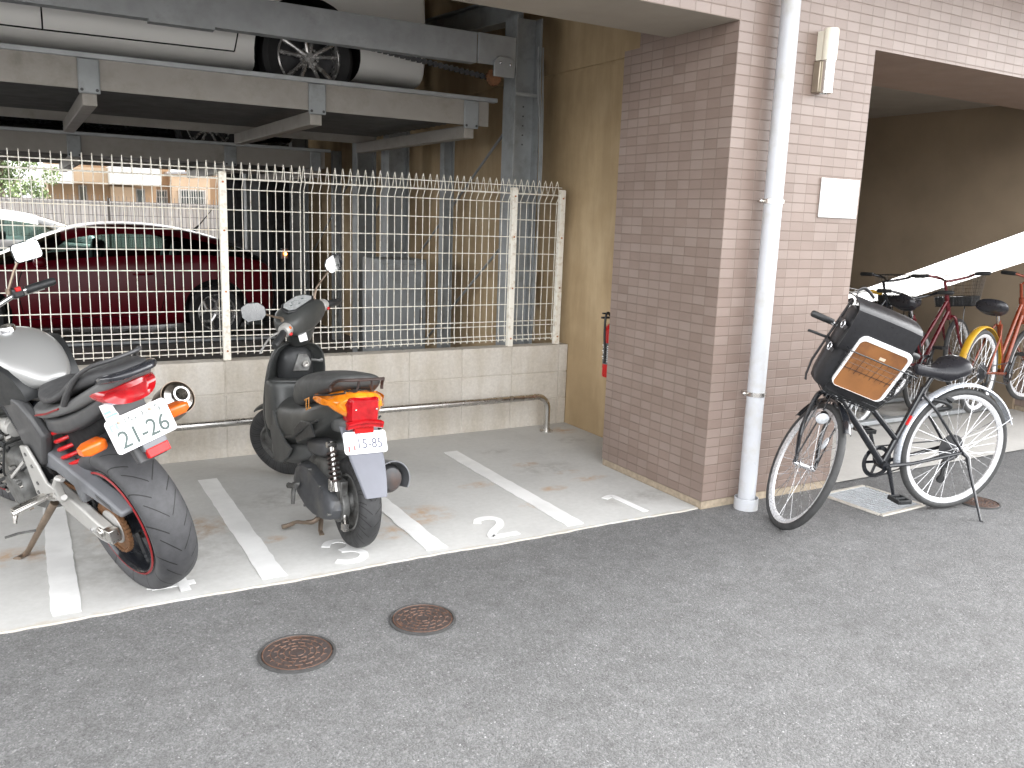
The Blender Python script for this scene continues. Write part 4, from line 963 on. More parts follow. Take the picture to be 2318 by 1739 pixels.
b = MB(); b.span((1.1003, -.022, 1.028), (1.1015, .008, 1.043)); b.xf(lambda p: W_(tiltx(p))); b.build('label', mat('pale label', (.62, .5, .38), .6), bo, smooth=False)
# black bag
bg_ = thing('shoulder_bag', 'black leather bag with buckled straps standing in the bicycle basket', 'bag')
def bagring(z, k=0):
    x0, x1, y0, y1 = .915 - .02 * k, 1.07 + .008 * k, -.205, .115
    return [Vector((x, y, z)) for x, y in ((x0, y0 + .02), (x0 + .04, y0), (x1 - .04, y0), (x1, y0 + .025), (x1 + .006, (y0 + y1) / 2), (x1, y1 - .025), (x1 - .04, y1), (x0 + .04, y1), (x0, y1 - .02), (x0 - .006, (y0 + y1) / 2))]
def lean_bag(p): return Vector((p.x + (p.z - .83) * .02, p.y - (p.z - .83) * .05, p.z))
b = MB(); b.loft([bagring(z, k) for z, k in ((.765, 0), (.79, 1), (1.0, 1.5), (1.15, .8), (1.2, .2))]); b.xf(lambda p: W_(lean_bag(p))); b.build('body', M['leather'], bg_, sub=1)
b = MB(); fl = []
for i in range(14):
    u = i / 13
    if u < .35: x, z = .905 + .18 * (u / .35), 1.212 + .012 * math.sin(u / .35 * math.pi)
    else: q = (u - .35) / .65; x, z = 1.085 + .012 * math.sin(q * 3), 1.212 - .21 * q
    fl.append([Vector((x, -.212, z)), Vector((x + .003, -.06, z + .004)), Vector((x + .003, .05, z + .004)), Vector((x, .12, z))])
th_ = [[p + Vector((.004, 0, .005)) for p in r_] for r_ in fl]
b.loft([a + c[::-1] for a, c in zip(fl, th_)]); b.xf(lambda p: W_(lean_bag(p))); b.build('flap', M['leather'], bg_)
b = MB(); b.tube([(.935, -.214, 1.2), (.93, -.216, 1.0), (.925, -.216, .84), (.925, -.2, .76), (.93, -.19, .735)], [.012, .012, .012, .012, .014], n=6, flat=.35, up=(0, 1, 0)); b.xf(lambda p: W_(p)); b.build('strap', M['leather'], bg_)
for z in (1.10, .975):
    b = MB(); c = Vector((1.03, -.219, z)); b.tube([c + Vector((.018 * math.cos(2 * math.pi * k / 16), 0, .018 * math.sin(2 * math.pi * k / 16))) for k in range(16)], .0032, n=6, closed=True); b.xf(lambda p: W_(lean_bag(p))); b.build('buckle', M['chrome'], bg_)
    b = MB(); b.span((.95, -.2195, z - .011), (1.085, -.2155, z + .011)); b.xf(lambda p: W_(lean_bag(p))); b.build('buckle_strap', M['leather'], bg_, bevel=.003)
b = MB(); b.tube(smooth_path([(.95, -.19, 1.19), (.93, -.21, 1.24), (.9, -.17, 1.26), (.88, -.1, 1.23)]), .008, n=8, flat=.4); b.xf(lambda p: W_(p)); b.build('handle', M['leather'], bg_)
# bicycles in the bicycle room
grp = 'bicycles standing in the bicycle room'
make_bike('bicycle with a dark crimson frame in the bicycle room', (2.98, 1.12, .14), R(2), .03, .25, 1.0, .325, M['crimson'], M['blackm'], group=grp, detail=False, basket='black')
make_bike('orange bicycle with yellow rear mudguard in the bicycle room', (3.13, .46, .17), R(10), .02, -.2, .95, .32, M['orange'], M['yellow'], group=grp, detail=False, basket=None)
make_bike('black bicycle in the bicycle room behind the crimson one', (2.85, 1.75, .1), R(-3), -.03, .2, 1.02, .335, M['blackm'], M['blackm'], group=grp, detail=False, basket='black')
make_bike('bicycle with yellow grips and white basket facing out of the bicycle room', (3.95, 1.98, .0), R(190), .03, .3, 1.03, .335, M['whitepaint'], M['fendersilver'], group=grp, detail=False, basket='white', grip=M['yellow'])
make_bike('bicycle with bright silver rim in the bicycle room just behind the leaning bicycle', (2.5, 1.0, .0), R(12), .02, .1, 1.05, .34, M['darkpaint'], M['blackm'], group=grp, detail=False, basket=None)
rk = thing('bicycle_rack', 'low grey steel rail of the bicycle rack on the room floor', 'rack', (2.7, .95, 0))
b = MB(); b.span((-1.1, -.03, .02), (1.6, .03, .055)); b.span((-1.1, .5, .02), (1.6, .56, .055)); b.build('rail', M['galv'], rk, bevel=.006)
for x in (-1.0, .3, 1.5):
    b = MB(); b.span((x - .03, -.03, .006), (x + .03, .56, .02)); b.build('foot', M['galv'], rk)
make_bike('dark bicycle with front basket parked behind the rear of the red car', (.55, 9.4, 0), R(182), .04, .1, 1.05, .34, M['blackm'], M['blackm'], detail=False, basket='black')
# ================================================================ lettering helper
def text_obj(name, s, size, mw, m, parent, th=.0006, xscale=1.0, bold=0.0):
    """flat raised lettering; mw maps (x right, y up, z out) to the parent's space"""
    cu = bpy.data.curves.new('lettering', 'FONT'); cu.body = s; cu.size = size; cu.align_x = 'CENTER'; cu.align_y = 'CENTER'; cu.extrude = th; cu.resolution_u = 4; cu.offset = bold
    o = bpy.data.objects.new('lettering', cu); COL.objects.link(o)
    dg = bpy.context.evaluated_depsgraph_get(); me = bpy.data.meshes.new_from_object(o.evaluated_get(dg))
    bpy.data.objects.remove(o); bpy.data.curves.remove(cu)
    me.transform(Matrix.Diagonal((xscale, 1, 1, 1))); me.transform(mw); me.materials.clear(); me.materials.append(m)
    r_ = bpy.data.objects.new(name, me); COL.objects.link(r_); r_.parent = parent; return r_
def frame_mat(o, right, up):
    r_ = Vector(right).normalized(); u = Vector(up); u = (u - r_ * u.dot(r_)).normalized(); n = r_.cross(u)
    return Matrix(((r_.x, u.x, n.x, o[0]), (r_.y, u.y, n.y, o[1]), (r_.z, u.z, n.z, o[2]), (0, 0, 0, 1)))
def m_tread(name, col, n, kk, w, pat='v'):
    m, nt, b = newmat(name); c = coords(nt); sx = nt.nodes.new('ShaderNodeSeparateXYZ'); nt.links.new(c, sx.inputs[0])
    ang = math_(nt, 'DIVIDE', math_(nt, 'ARCTAN2', sx.outputs['Z'], sx.outputs['X']), 2 * math.pi)
    ay = math_(nt, 'ABSOLUTE', sx.outputs['Y'])
    out = None
    for nn, k2, lo, hi, ph in ((n, kk, .006, .066, 0), (n, kk * .8, .03, .085, .45)):
        t = math_(nt, 'FRACT', math_(nt, 'ADD', math_(nt, 'ADD', math_(nt, 'MULTIPLY', ang, nn), math_(nt, 'MULTIPLY', ay, k2)), ph + 10))
        g = math_(nt, 'LESS_THAN', t, w)
        g = math_(nt, 'MULTIPLY', g, math_(nt, 'MULTIPLY', math_(nt, 'GREATER_THAN', ay, lo), math_(nt, 'LESS_THAN', ay, hi)))
        out = g if out is None else math_(nt, 'MAXIMUM', out, g)
    dust = ramp(nt, noise(nt, c, 22, 5, .7), [(.3, tuple(x * .8 for x in col)), (.7, tuple(x * 1.25 for x in col))])
    nt.links.new(mixc(nt, out, dust, (.006, .006, .006)), b.inputs['Base Color']); b.inputs['Roughness'].default_value = .6
    h = math_(nt, 'SUBTRACT', 1.0, out); nb = bump(nt, b, h, .8, .004); bump(nt, b, noise(nt, c, 300, 2), .08, .001, nb); return m
M['mototyre'] = m_tread('motorcycle tyre with grooves', (.05, .05, .053), 13, 9.0, .04)
M['scoottyre'] = m_tread('scooter tyre with grooves', (.035, .035, .036), 22, 16.0, .08)
M['tanksilver'] = mat('silver tank paint', (.34, .34, .335), .34, .35, var=0, coat=.4, rvar=0)
M['greyplastic'] = mat('grey plastic cowl', (.11, .11, .11), .4, var=.08, nscale=8, bmp=.02, bscale=500)
M['darkgrey'] = mat('dark grey panel', (.06, .06, .062), .42, var=.12, nscale=7, bmp=.03, bscale=400)
M['seatcover'] = mat('grey black seat cover', (.05, .05, .052), .55, var=.1, bmp=.06, bscale=350)
M['charcoal'] = mat('glossy charcoal tail', (.022, .023, .028), .22, var=.1, coat=.6)
M['redlamp'] = mat('red lamp lens', (.36, .004, .008), .16, var=.25, nscale=26, coat=.7)
M['orangelamp'] = mat('orange lamp lens', (.62, .115, .008), .2, var=.2, nscale=26, coat=.6)
M['redspring'] = mat('red coil spring', (.5, .01, .012), .3, var=.05)
M['redstripe'] = mat('red rim stripe', (.24, .012, .014), .4)
M['rustychain'] = mat('rusty chain', (.17, .085, .04), .65, .4, var=.35, nscale=60)
M['castgrey'] = mat('grey cast engine metal', (.16, .16, .155), .5, .5, var=.3, nscale=20, dirt=(.06, .055, .05), dscale=14)
M['greyblue'] = mat('blue grey plastic guard', (.15, .154, .165), .42, var=.12, nscale=10)
M['mirrorglass'] = mat('mirror glass', (.85, .87, .88), .02, 1., var=0)
M['plate'] = mat('white number plate', (.82, .82, .82), .4, var=.02)
M['steelbrown'] = mat('brownish worn steel', (.28, .22, .17), .4, .8, var=.2)
def plate(parent, o, tilt, w, h, items):
    r_ = Vector((0, -1, 0)); u = Vector((math.sin(tilt), 0, math.cos(tilt))); fm = frame_mat(o, r_, u)
    b = MB(); b.prism(rrect(-w / 2, -h / 2, w / 2, h / 2, .014), (0, 0, -.0015), (1, 0, 0), (0, 1, 0), (0, 0, .003)); b.xf(lambda p: fm @ p); p = b.build('number_plate', M['plate'], parent, bevel=.0008)
    for nm, s, sz, x, y, m, xs in items: text_obj(nm, s, sz, fm @ Matrix.Translation((x, y, .0018)), M[m], p, xscale=xs, bold=sz * .005)
    return p, fm
# ================================================================ motorcycle
mo = thing('motorcycle', 'silver and black motorcycle with fat rear tyre leaning on its side stand', 'motorcycle', (-2.70, .237, .006), (-.272, 0, 1.946))
RW = Vector((0, 0, .315))
def tyre(parent, name, c, r, hw, rr, m, ry=None, extra=None):
    prof = [(rr, -hw * .72), (rr + .004, -hw * .8), (rr + (r - rr) * .3, -hw * .96), (rr + (r - rr) * .52, -hw)]
    for i in range(1, 12):
        a = math.pi * i / 12; prof.append((rr + (r - rr) * (.52 + .48 * math.sin(a) ** .9), -hw * math.cos(a)))
    prof += [(rr + (r - rr) * .52, hw), (rr + (r - rr) * .3, hw * .96), (rr + .004, hw * .8), (rr, hw * .72)]
    b = MB(); b.lathe(prof, (0, 0, 0), (0, 1, 0), n=64, closed=True)
    mw = Matrix.Translation(c)
    if extra is not None: mw = extra @ mw
    return b.build(name, m, parent, mw=mw)
t = tyre(mo, 'rear_wheel', RW, .315, .083, .222, M['mototyre'])
def sub(b, name, m, parent, c, **k):      # sub-part of a part that has its own origin c
    b.xf(lambda p: p - Vector(c)); return b.build(name, m, parent, **k)
b = MB(); b.lathe([(.228, -.07), (.228, .07), (.214, .078), (.205, .066), (.2, .03), (.2, -.03), (.205, -.066), (.214, -.078)], RW, (0, 1, 0), n=56, closed=True)
for k in range(3):
    a = 2 * math.pi * k / 3 + .4; d = lambda q: Vector((math.cos(q), 0, math.sin(q)))
    for s_ in (-.2, .2): b.tube([RW + d(a + s_ * 2) * .05, RW + d(a + s_) * .205], [.026, .02], n=8)
b.cyl(RW - Vector((0, .06, 0)), RW + Vector((0, .06, 0)), .065, n=24); sub(b, 'rim', M['blackm'], t, RW)
b = MB(); b.lathe([(.2185, .0775), (.2255, .0735), (.2265, .075), (.2195, .079)], RW, (0, 1, 0), n=64, closed=True); sub(b, 'rim_stripe', M['redstripe'], t, RW)
b = MB(); b.lathe([(.068, .086), (.1, .086), (.1, .094), (.068, .094)], RW, (0, 1, 0), n=44, closed=True)
for k in range(40): a = 2 * math.pi * k / 40; b.box(RW + Vector((math.cos(a) * .103, .09, math.sin(a) * .103)), (.011, .007, .009), rot=Matrix.Rotation(-a, 3, 'Y'))
sub(b, 'sprocket', M['rustychain'], t, RW)
b = MB(); b.lathe([(.0, .1), (.03, .1), (.07, .098), (.075, .084), (.0, .084)], RW, (0, 1, 0), n=24); sub(b, 'hub_carrier', M['alu'], t, RW)
# front wheel, turned a little with the bars
FS = axis_rot((1.25, 0, .6), (-.42, 0, .9), .3)
FW = Vector((1.335, 0, .30)); t = tyre(mo, 'front_wheel', FW, .30, .062, .218, M['mototyre'], extra=FS)
b = MB(); b.lathe([(.224, -.048), (.224, .048), (.206, .052), (.2, 0), (.206, -.052)], (0, 0, 0), (0, 1, 0), n=48, closed=True)
for k in range(3): a = 2 * math.pi * k / 3; b.tube([Vector((0, 0, 0)), Vector((math.cos(a), 0, math.sin(a))) * .205], [.03, .02], n=8)
b.build('rim', M['blackm'], t)
b = MB(); b.lathe([(.21, .0525), (.2235, .0485), (.2245, .0505), (.211, .0545)], (0, 0, 0), (0, 1, 0), n=48, closed=True); b.build('rim_stripe', M['redstripe'], t)
b = MB(); b.lathe([(.09, .066), (.145, .066), (.145, .07), (.09, .07)], (0, 0, 0), (0, 1, 0), n=36, closed=True); b.build('brake_disc', M['stain'], t)
for s_ in (-1, 1):
    b = MB(); b.tube([(1.335, s_ * .09, .30), (1.245, s_ * .09, .5), (1.10, s_ * .09, .84), (1.02, s_ * .09, 1.0)], [.03, .03, .024, .024], n=14); b.xf(lambda p: FS @ p); b.build('fork_leg', M['chrome'], mo)
b = MB(); fender(b, 1.335, .30, 45, 150, .06); b.xf(lambda p: FS @ p); b.build('front_mudguard', M['tanksilver'], mo)
b = MB(); b.ell((1.12, 0, .86), (.1, .1, .1)); b.xf(lambda p: FS @ p); b.build('headlight', M['chrome'], mo)
# handlebar
b = MB(); b.tube(smooth_path([(.97, .38, 1.08), (1.0, .24, 1.075), (1.04, .1, 1.03), (1.04, -.1, 1.03), (1.0, -.24, 1.075), (.965, -.38, 1.085)]), .0115, n=10); hb_ = b.build('handlebar', M['chrome'], mo)
for s_ in (-1, 1):
    b = MB(); b.tube([(.988, s_ * .262, 1.078), (.967, s_ * .375, 1.084), (.965, s_ * .387, 1.0845)], [.0185, .0185, .013], n=14); b.build('grip', M['blackp'], mo)
    b = MB(); b.box((.998, s_ * .225, 1.078), (.045, .05, .045)); sw = b.build('switch_box', M['blackp'], mo, bevel=.008)
    b = MB(); b.box((.975, s_ * .225, 1.095), (.02, .024, .02)); b.build('kill_switch', M['red'], sw, bevel=.004)
    b = MB(); b.tube(smooth_path([(1.02, s_ * .21, 1.06), (1.05, s_ * .25, 1.05), (1.045, s_ * .36, 1.05)]), [.011] * 6 + [.006] * 7, n=8); b.build('lever', M['alu'], mo)
    b = MB(); b.tube([(1.0, s_ * .19, 1.09), (.99, s_ * .24, 1.17), (.985, s_ * .29, 1.235)], .006, n=8); b.tube([(1.0, s_ * .19, 1.08), (1.0, s_ * .195, 1.105)], .012, n=8); ms = b.build('mirror_stem', M['steelbrown'], mo)
    fm = frame_mat((.972, s_ * .315, 1.245), (.1 * 0, -1, 0), (.12, s_ * .0, 1))
    b = MB(); b.loft([[fm @ Vector((x * k, y * k, z)) for x, y in rrect(-.06, -.04, .06, .04, .018)] for k, z in ((.55, -.035), (.95, -.018), (1.05, .0), (1.05, .004))]); mi = b.build('mirror', M['blackp'], mo)
    b = MB(); b.prism(rrect(-.058, -.038, .058, .038, .017), (0, 0, .0045), (1, 0, 0), (0, 1, 0), (0, 0, .002)); b.xf(lambda p: fm @ p); b.build('mirror_glass', M['mirrorglass'], mi, smooth=False)
b = MB(); b.lathe([(.0, .03), (.04, .028), (.045, 0), (.045, -.04), (.0, -.05)], (1.08, .055, 1.06), (-.5, 0, .85), n=20); b.lathe([(.0, .03), (.04, .028), (.045, 0), (.045, -.04), (.0, -.05)], (1.08, -.055, 1.06), (-.5, 0, .85), n=20); b.build('instruments', M['blackp'], mo)
# tank
def sring(x, w, zl, zh, n=18, p=2.4, top=2.2): return ring(x, 0, (zl + zh) / 2, w, (zh - zl) / 2, n, p, top)
b = MB(); b.loft([sring(.27, .03, .845, .875), sring(.29, .062, .835, .895), sring(.36, .10, .81, .955), sring(.46, .137, .80, 1.005), sring(.58, .152, .795, 1.03), sring(.72, .15, .80, 1.02), sring(.84, .13, .82, .98), sring(.9, .09, .84, .94)]); tk = b.build('fuel_tank', M['tanksilver'], mo, sub=2)
for s_ in (-1, 1):
    b = MB(); pts = [(.335, .80), (.345, .845), (.37, .885), (.41, .92), (.47, .945), (.55, .955), (.64, .95), (.74, .93), (.86, .87), (.88, .8), (.8, .78), (.5, .77)]
    wl = lambda x: .112 + .052 * min(1, max(0, (x - .33) / .2)) - .03 * max(0, (x - .7) / .2)
    A = [Vector((x, s_ * (wl(x) - .055), z)) for x, z in pts]; B_ = [Vector((x, s_ * wl(x) * (1.0), z)) for x, z in pts]; C_ = [Vector((.56 + (x - .56) * .9, s_ * (wl(x) + .006), .865 + (z - .865) * .88)) for x, z in pts]
    b.loft([A, B_, C_]); b.build('knee_panel', M['blackp'], tk)
b = MB(); b.lathe([(.0, .012), (.03, .012), (.034, .004), (.034, -.02), (.0, -.02)], (.6, 0, 1.03), (-.08, 0, 1), n=24); b.build('filler_cap', M['chrome'], tk)
# seat and tail
seatst = [(.335, .045, .80, .86), (.26, .105, .785, .865), (.12, .13, .815, .868), (.0, .128, .86, .895), (-.06, .118, .885, .945), (-.14, .112, .912, .985), (-.26, .098, .95, 1.01), (-.36, .075, .98, 1.022), (-.40, .05, .985, 1.015)]
b = MB(); b.loft([sring(*q, n=16, p=3, top=2.6) for q in seatst]); b.build('seat', M['seatcover'], mo, sub=2)
def tailring(x, w, zb, zt_): return ring(x, 0, (zb + zt_) / 2, w, (zt_ - zb) / 2, 16, 4)
b = MB(); b.loft([tailring(.36, .09, .735, .795), tailring(.27, .135, .735, .785), tailring(.12, .138, .765, .815), tailring(-.06, .13, .82, .875), tailring(-.2, .115, .875, .935), tailring(-.32, .095, .93, .985), tailring(-.385, .07, .965, 1.0)]); cw = b.build('tail_cowl', M['greyplastic'], mo, sub=1)
for s_ in (-1, 1):
    b = MB(); b.loft([[Vector((x, s_ * (w + .0012), z - .003)), Vector((x, s_ * (w + .0012), z + .003)), Vector((x, s_ * (w - .006), z + .003)), Vector((x, s_ * (w - .006), z - .003))] for x, w, z in ((.24, .1355, .768), (.12, .1385, .798), (.0, .134, .838))]); b.build('red_stripe', M['redstripe'], cw)
b = MB(); b.loft([tailring(.34, .07, .66, .745), tailring(.25, .118, .665, .748), tailring(.1, .122, .69, .775), tailring(-.06, .115, .75, .83), tailring(-.2, .1, .82, .885), tailring(-.3, .08, .885, .94)]); b.build('under_panel', M['darkgrey'], mo, sub=1)
b = MB(); b.loft([tailring(-.27, .108, .95, .985), tailring(-.34, .104, .968, 1.004), tailring(-.41, .085, .982, 1.012), tailring(-.44, .05, .988, 1.008)]); b.build('tail_tip', M['charcoal'], mo, sub=1)
# grab rail
b = MB(); b.tube(smooth_path([(-.06, .128, .865), (-.12, .124, .92), (-.2, .11, .985), (-.29, .088, 1.028), (-.36, .05, 1.046), (-.37, 0, 1.048), (-.36, -.05, 1.046), (-.29, -.088, 1.028), (-.2, -.11, .985), (-.12, -.124, .92), (-.06, -.128, .865)], 5), [.015] * 5 + [.0125] * 5 + [.0095] * 31 + [.0125] * 5 + [.015] * 5, n=10, flat=.75); b.build('grab_rail', M['darkgrey'], mo)
# tail light
rg = []
for x, kx, kz in ((-.29, 1.0, 1.0), (-.35, 1.0, 1.0), (-.372, .92, .86), (-.38, .6, .5)):
    rg.append([Vector((x + .45 * abs(y) * abs(y) / .1 - .0, y * kx, .918 + (z) * kz + .15 * 0)) for y, z in [(.106 * math.copysign(abs(math.cos(a)) ** .8, math.cos(a)), .042 * math.sin(a) - .012 * math.cos(a) * 0) for a in [2 * math.pi * i / 24 for i in range(24)]]])
b = MB(); b.loft(rg); b.build('tail_light', M['redlamp'], mo)
# under tail plate holder
b = MB(); b.prism([(-.19, .90), (-.275, .885), (-.30, .70), (-.33, .645), (-.30, .64), (-.26, .70), (-.16, .83)], (0, -.055, 0), (1, 0, 0), (0, 0, 1), (0, .11, 0)); b.build('plate_holder', M['darkgrey'], mo, bevel=.006)
pl_, fm = plate(mo, (-.312, 0, .77), .293, .23, .125, [('numerals', '21', .088, -.052, -.022, 'ink', .95), ('numerals', '26', .088, .054, -.022, 'ink', .95), ('numerals', '-', .09, .0, -.022, 'ink', 1.0), ('class_number', '1', .03, -.045, .037, 'ink', .9), ('place_name', 'なにわ', .026, .0, .037, 'ink', 1.0), ('kana', 'な', .034, .078, .036, 'ink', 1.0)])
for x in (-.068, .05):
    b = MB(); b.lathe([(.0, .004), (.005, .003), (.006, .0)], (x, .042, .0015), (0, 0, 1), n=12); b.xf(lambda p: fm @ p); b.build('bolt', M['steelbrown'], pl_)
b = MB(); b.span((-.104, .02, .0015), (-.096, .045, .0024)); b.span((-.096, .037, .0015), (-.086, .045, .0024)); b.span((-.082, .022, .0015), (-.074, .045, .0024)); b.span((-.088, .03, .0015), (-.082, .034, .0024)); b.xf(lambda p: fm @ p); b.build('sticker', M['inkblue'], pl_, smooth=False)
b = MB(); b.span((-.098, .06, -.012), (-.05, .12, -.010)); b.xf(lambda p: fm @ p); tg = b.build('sticker_card', M['plate'], pl_, smooth=False)
b = MB(); b.span((-.095, .07, -.0098), (-.053, .078, -.0095)); b.span((-.095, .083, -.0098), (-.07, .092, -.0095)); b.xf(lambda p: fm @ p); b.build('print', M['inkblue'], tg, smooth=False)
# indicators and reflector
for s_ in (-1, 1):
    c0 = Vector((-.25, s_ * .118, .752)); c1 = Vector((-.255, s_ * .205, .752))
    b = MB(); b.loft([[p + Vector((x, 0, z)) for x, z in rrect(-.036 * k, -.021 * k, .03 * k, .021 * k, .012 * k)] for p, k in ((c0, .8), (c0.lerp(c1, .12), 1), (c0.lerp(c1, .75), .98), (c1, .62))]); ind = b.build('indicator', M['orangelamp'], mo)
    b = MB(); b.tube([(-.23, s_ * .04, .765), c0 + Vector((.005, s_ * .004, 0))], [.012, .02], n=10); b.build('stalk', M['blackp'], ind)
b = MB(); b.box((-.335, -.018, .672), (.022, .085, .034), rot=Matrix.Rotation(.25, 3, 'Y')); b.build('reflector', M['redlens'], mo, bevel=.003)
b = MB(); b.box((-.31, -.018, .69), (.05, .09, .03), rot=Matrix.Rotation(.25, 3, 'Y')); b.build('reflector_bracket', M['greyblue'], mo, bevel=.004)
# muffler on the right
d0, d1 = Vector((.42, -.19, .42)), Vector((-.13, -.25, .742)); ax_ = (d1 - d0).normalized()
b = MB(); L_ = (d1 - d0).length; b.lathe([(.02, 0), (.056, .08), (.063, .12), (.064, L_ - .03), (.056, L_), (.048, L_ + .004), (.034, L_ + .012), (.032, L_ + .03), (.025, L_ + .03), (.021, L_ + .0), (.012, L_ - .03), (.011, L_ - .06), (.0, L_ - .06)], d0, ax_, n=36); mf = b.build('muffler', M['stain'], mo)
b = MB(); b.lathe([(.0655, L_ - .1), (.0675, L_ - .1), (.0675, L_ - .005), (.0655, L_ - .005)], d0, ax_, n=36, closed=True); b.build('end_band', M['steelbrown'], mf)
b = MB(); b.lathe([(.0115, L_ - .055), (.0, L_ - .055)], d0, ax_, n=16); b.build('outlet', M['well'], mf)
b = MB(); b.tube(smooth_path([d0, (.6, -.16, .28), (.85, -.1, .2), (1.0, -.08, .45)]), .019, n=10); b.build('exhaust_pipe', M['steelbrown'], mf)
# swing arm, chain, guard
for s_ in (-1, 1):
    b = MB(); b.loft([[Vector((x, s_ * y + dy, z + dz)) for dy, dz in ((-.02, -h_), (.02, -h_), (.02, h_), (-.02, h_))] for x, y, z, h_ in ((.43, .10, .395, .045), (.3, .115, .37, .052), (.12, .122, .335, .05), (.04, .124, .315, .046), (-.03, .124, .305, .036))]); sa = b.build('swing_arm', M['alu'], mo, bevel=.008)
    b = MB(); b.span((-.075, s_ * .124 - .016, .285), (-.01, s_ * .124 + .023 if s_ > 0 else s_ * .124 + .016, .34)); b.cyl((0, s_ * .12, .315), (0, s_ * .156, .315), .02, n=6); b.cyl((0, s_ * .12, .315), (0, s_ * .15, .315), .028, n=16); b.build('axle_adjuster', M['stain'], sa, bevel=.003)
    for x in (.035, .075): b = MB(); b.cyl((x, s_ * .14, .31), (x, s_ * .152, .31), .008, n=8); b.build('bolt', M['chrome'], sa)
b = MB(); b.prism([(.45, .565), (.40, .60), (.33, .595), (.12, .535), (-.10, .475), (-.19, .44), (-.175, .415), (-.05, .43), (.1, .455), (.12, .40), (.16, .40), (.17, .465), (.3, .50), (.43, .50)], (0, .06, 0), (1, 0, 0), (0, 0, 1), (0, .062, 0)); cg = b.build('chain_guard', M['greyblue'], mo, bevel=.01)
b = MB(); b.prism([(-.02, .463), (-.12, .432), (-.11, .452), (-.015, .48)], (0, .1225, 0), (1, 0, 0), (0, 0, 1), (0, .0012, 0)); b.build('sticker', M['darkgrey'], cg, smooth=False)
b = MB(); b.tube([(0, .09, .21), (.45, .09, .33)], .008, n=6); b.tube([(0, .09, .42), (.45, .09, .42)], .008, n=6)
for i in range(34):
    u = i / 33
    for p in ((.45 * u, .09, .21 + .12 * u),): b.box(p, (.009, .017, .017))
for i in range(20): a = math.pi / 2 + math.pi * i / 19; b.box((.105 * math.cos(a), .09, .315 + .105 * math.sin(a)), (.012, .017, .012))
b.build('chain', M['rustychain'], mo, smooth=False)
# shock with red spring
s0, s1 = Vector((.20, .05, .50)), Vector((.25, .04, .70)); ax_ = (s1 - s0).normalized(); u_ = ax_.orthogonal(); w_ = ax_.cross(u_)
b = MB(); b.tube([s0 + ax_ * ((s1 - s0).length * i / 90) + (u_ * math.cos(i * .42) + w_ * math.sin(i * .42)) * .04 for i in range(91)], .0085, n=8); sk = b.build('shock_spring', M['redspring'], mo)
b = MB(); b.tube([s0 - ax_ * .05, s1 + ax_ * .03], .02, n=12); b.build('damper', M['darkgrey'], sk)
# frame side plate, brackets, pegs
for s_ in (-1, 1):
    b = MB(); b.prism([(.6, .80), (.5, .64), (.45, .53), (.40, .50), (.345, .53), (.24, .67), (.30, .75), (.36, .80), (.5, .83)], (0, s_ * .095, 0), (1, 0, 0), (0, 0, 1), (0, s_ * .045, 0)); b.build('side_cover', M['darkgrey'], mo, bevel=.014)
    b = MB(); b.prism([(.47, .60), (.405, .61), (.36, .53), (.335, .46), (.24, .44), (.235, .405), (.33, .375), (.45, .355), (.49, .37)], (0, s_ * .146, 0), (1, 0, 0), (0, 0, 1), (0, s_ * .014, 0)); hp = b.build('footrest_bracket', M['alu'], mo, bevel=.005)
    for x, z in ((.43, .57), (.41, .52), (.42, .44), (.45, .39)): b = MB(); b.cyl((x, s_ * .159, z), (x, s_ * .164, z), .008, n=8); b.build('bolt', M['castgrey'], hp)
    b = MB(); b.tube([(.30, s_ * .16, .41), (.30, s_ * .19, .42), (.305, s_ * .32, .415)], [.016, .013, .014], n=8); b.span((.285, s_ * .185 - .0, .425), (.325, s_ * .315, .433)); b.tube([(.305, s_ * .31, .41), (.30, s_ * .325, .375)], [.011, .008], n=6); b.build('foot_peg', M['stain'], hp, bevel=.002)
    b = MB(); b.tube([(.25, s_ * .165, .43), (.16, s_ * .175, .44), (.13, s_ * .18, .46)], [.014, .013, .012], n=8); b.tube([(.15, s_ * .18, .45), (.135, s_ * .187, .52), (.10, s_ * .185, .555), (.075, s_ * .18, .55)], [.016, .018, .016, .012], n=8, flat=.7); b.build('pillion_peg', M['alu'], hp)
b = MB(); b.tube([(.42, .13, .33), (.53, .19, .2), (.62, .235, .095), (.645, .25, .074)], [.017, .014, .012, .011], n=10); b.tube([(.66, .235, .069), (.625, .285, .083)], [.014, .02], n=8, flat=.4); ss = b.build('side_stand', M['steelbrown'], mo)
b = MB(); b.tube([(.53, .19, .2), (.56, .26, .215), (.57, .31, .22)], .006, n=6); b.tube([(.44, .12, .36), (.5, .165, .24)], .011, n=6); b.build('stand_spring', M['castgrey'], ss)
# engine mass
b = MB(); b.loft([ring(x, 0, .38, w, h_, 14, 4) for x, w, h_ in ((.44, .09, .08), (.5, .15, .14), (.68, .165, .16), (.85, .15, .15), (.9, .1, .1))]); en = b.build('engine', M['castgrey'], mo, sub=1)
for s_ in (-1, 1):
    b = MB(); b.lathe([(.0, .03), (.075, .028), (.085, .015), (.088, .0), (.088, -.03)], (.62, s_ * .165, .37), (0, s_, 0), n=28); cv = b.build('engine_cover', M['castgrey'], en)
    for k in range(7): a = 2 * math.pi * k / 7; b = MB(); b.cyl((.62 + .08 * math.cos(a), s_ * .18, .37 + .08 * math.sin(a)), (.62 + .08 * math.cos(a), s_ * .192, .37 + .08 * math.sin(a)), .007, n=8); b.build('bolt', M['stain'], cv)
b = MB()
for i in range(7): b.span((.72, -.17, .52 + .026 * i), (.92, .17, .532 + .026 * i))
b.span((.74, -.155, .5), (.9, .155, .72)); b.build('cylinder_block', M['castgrey'], en, smooth=False)
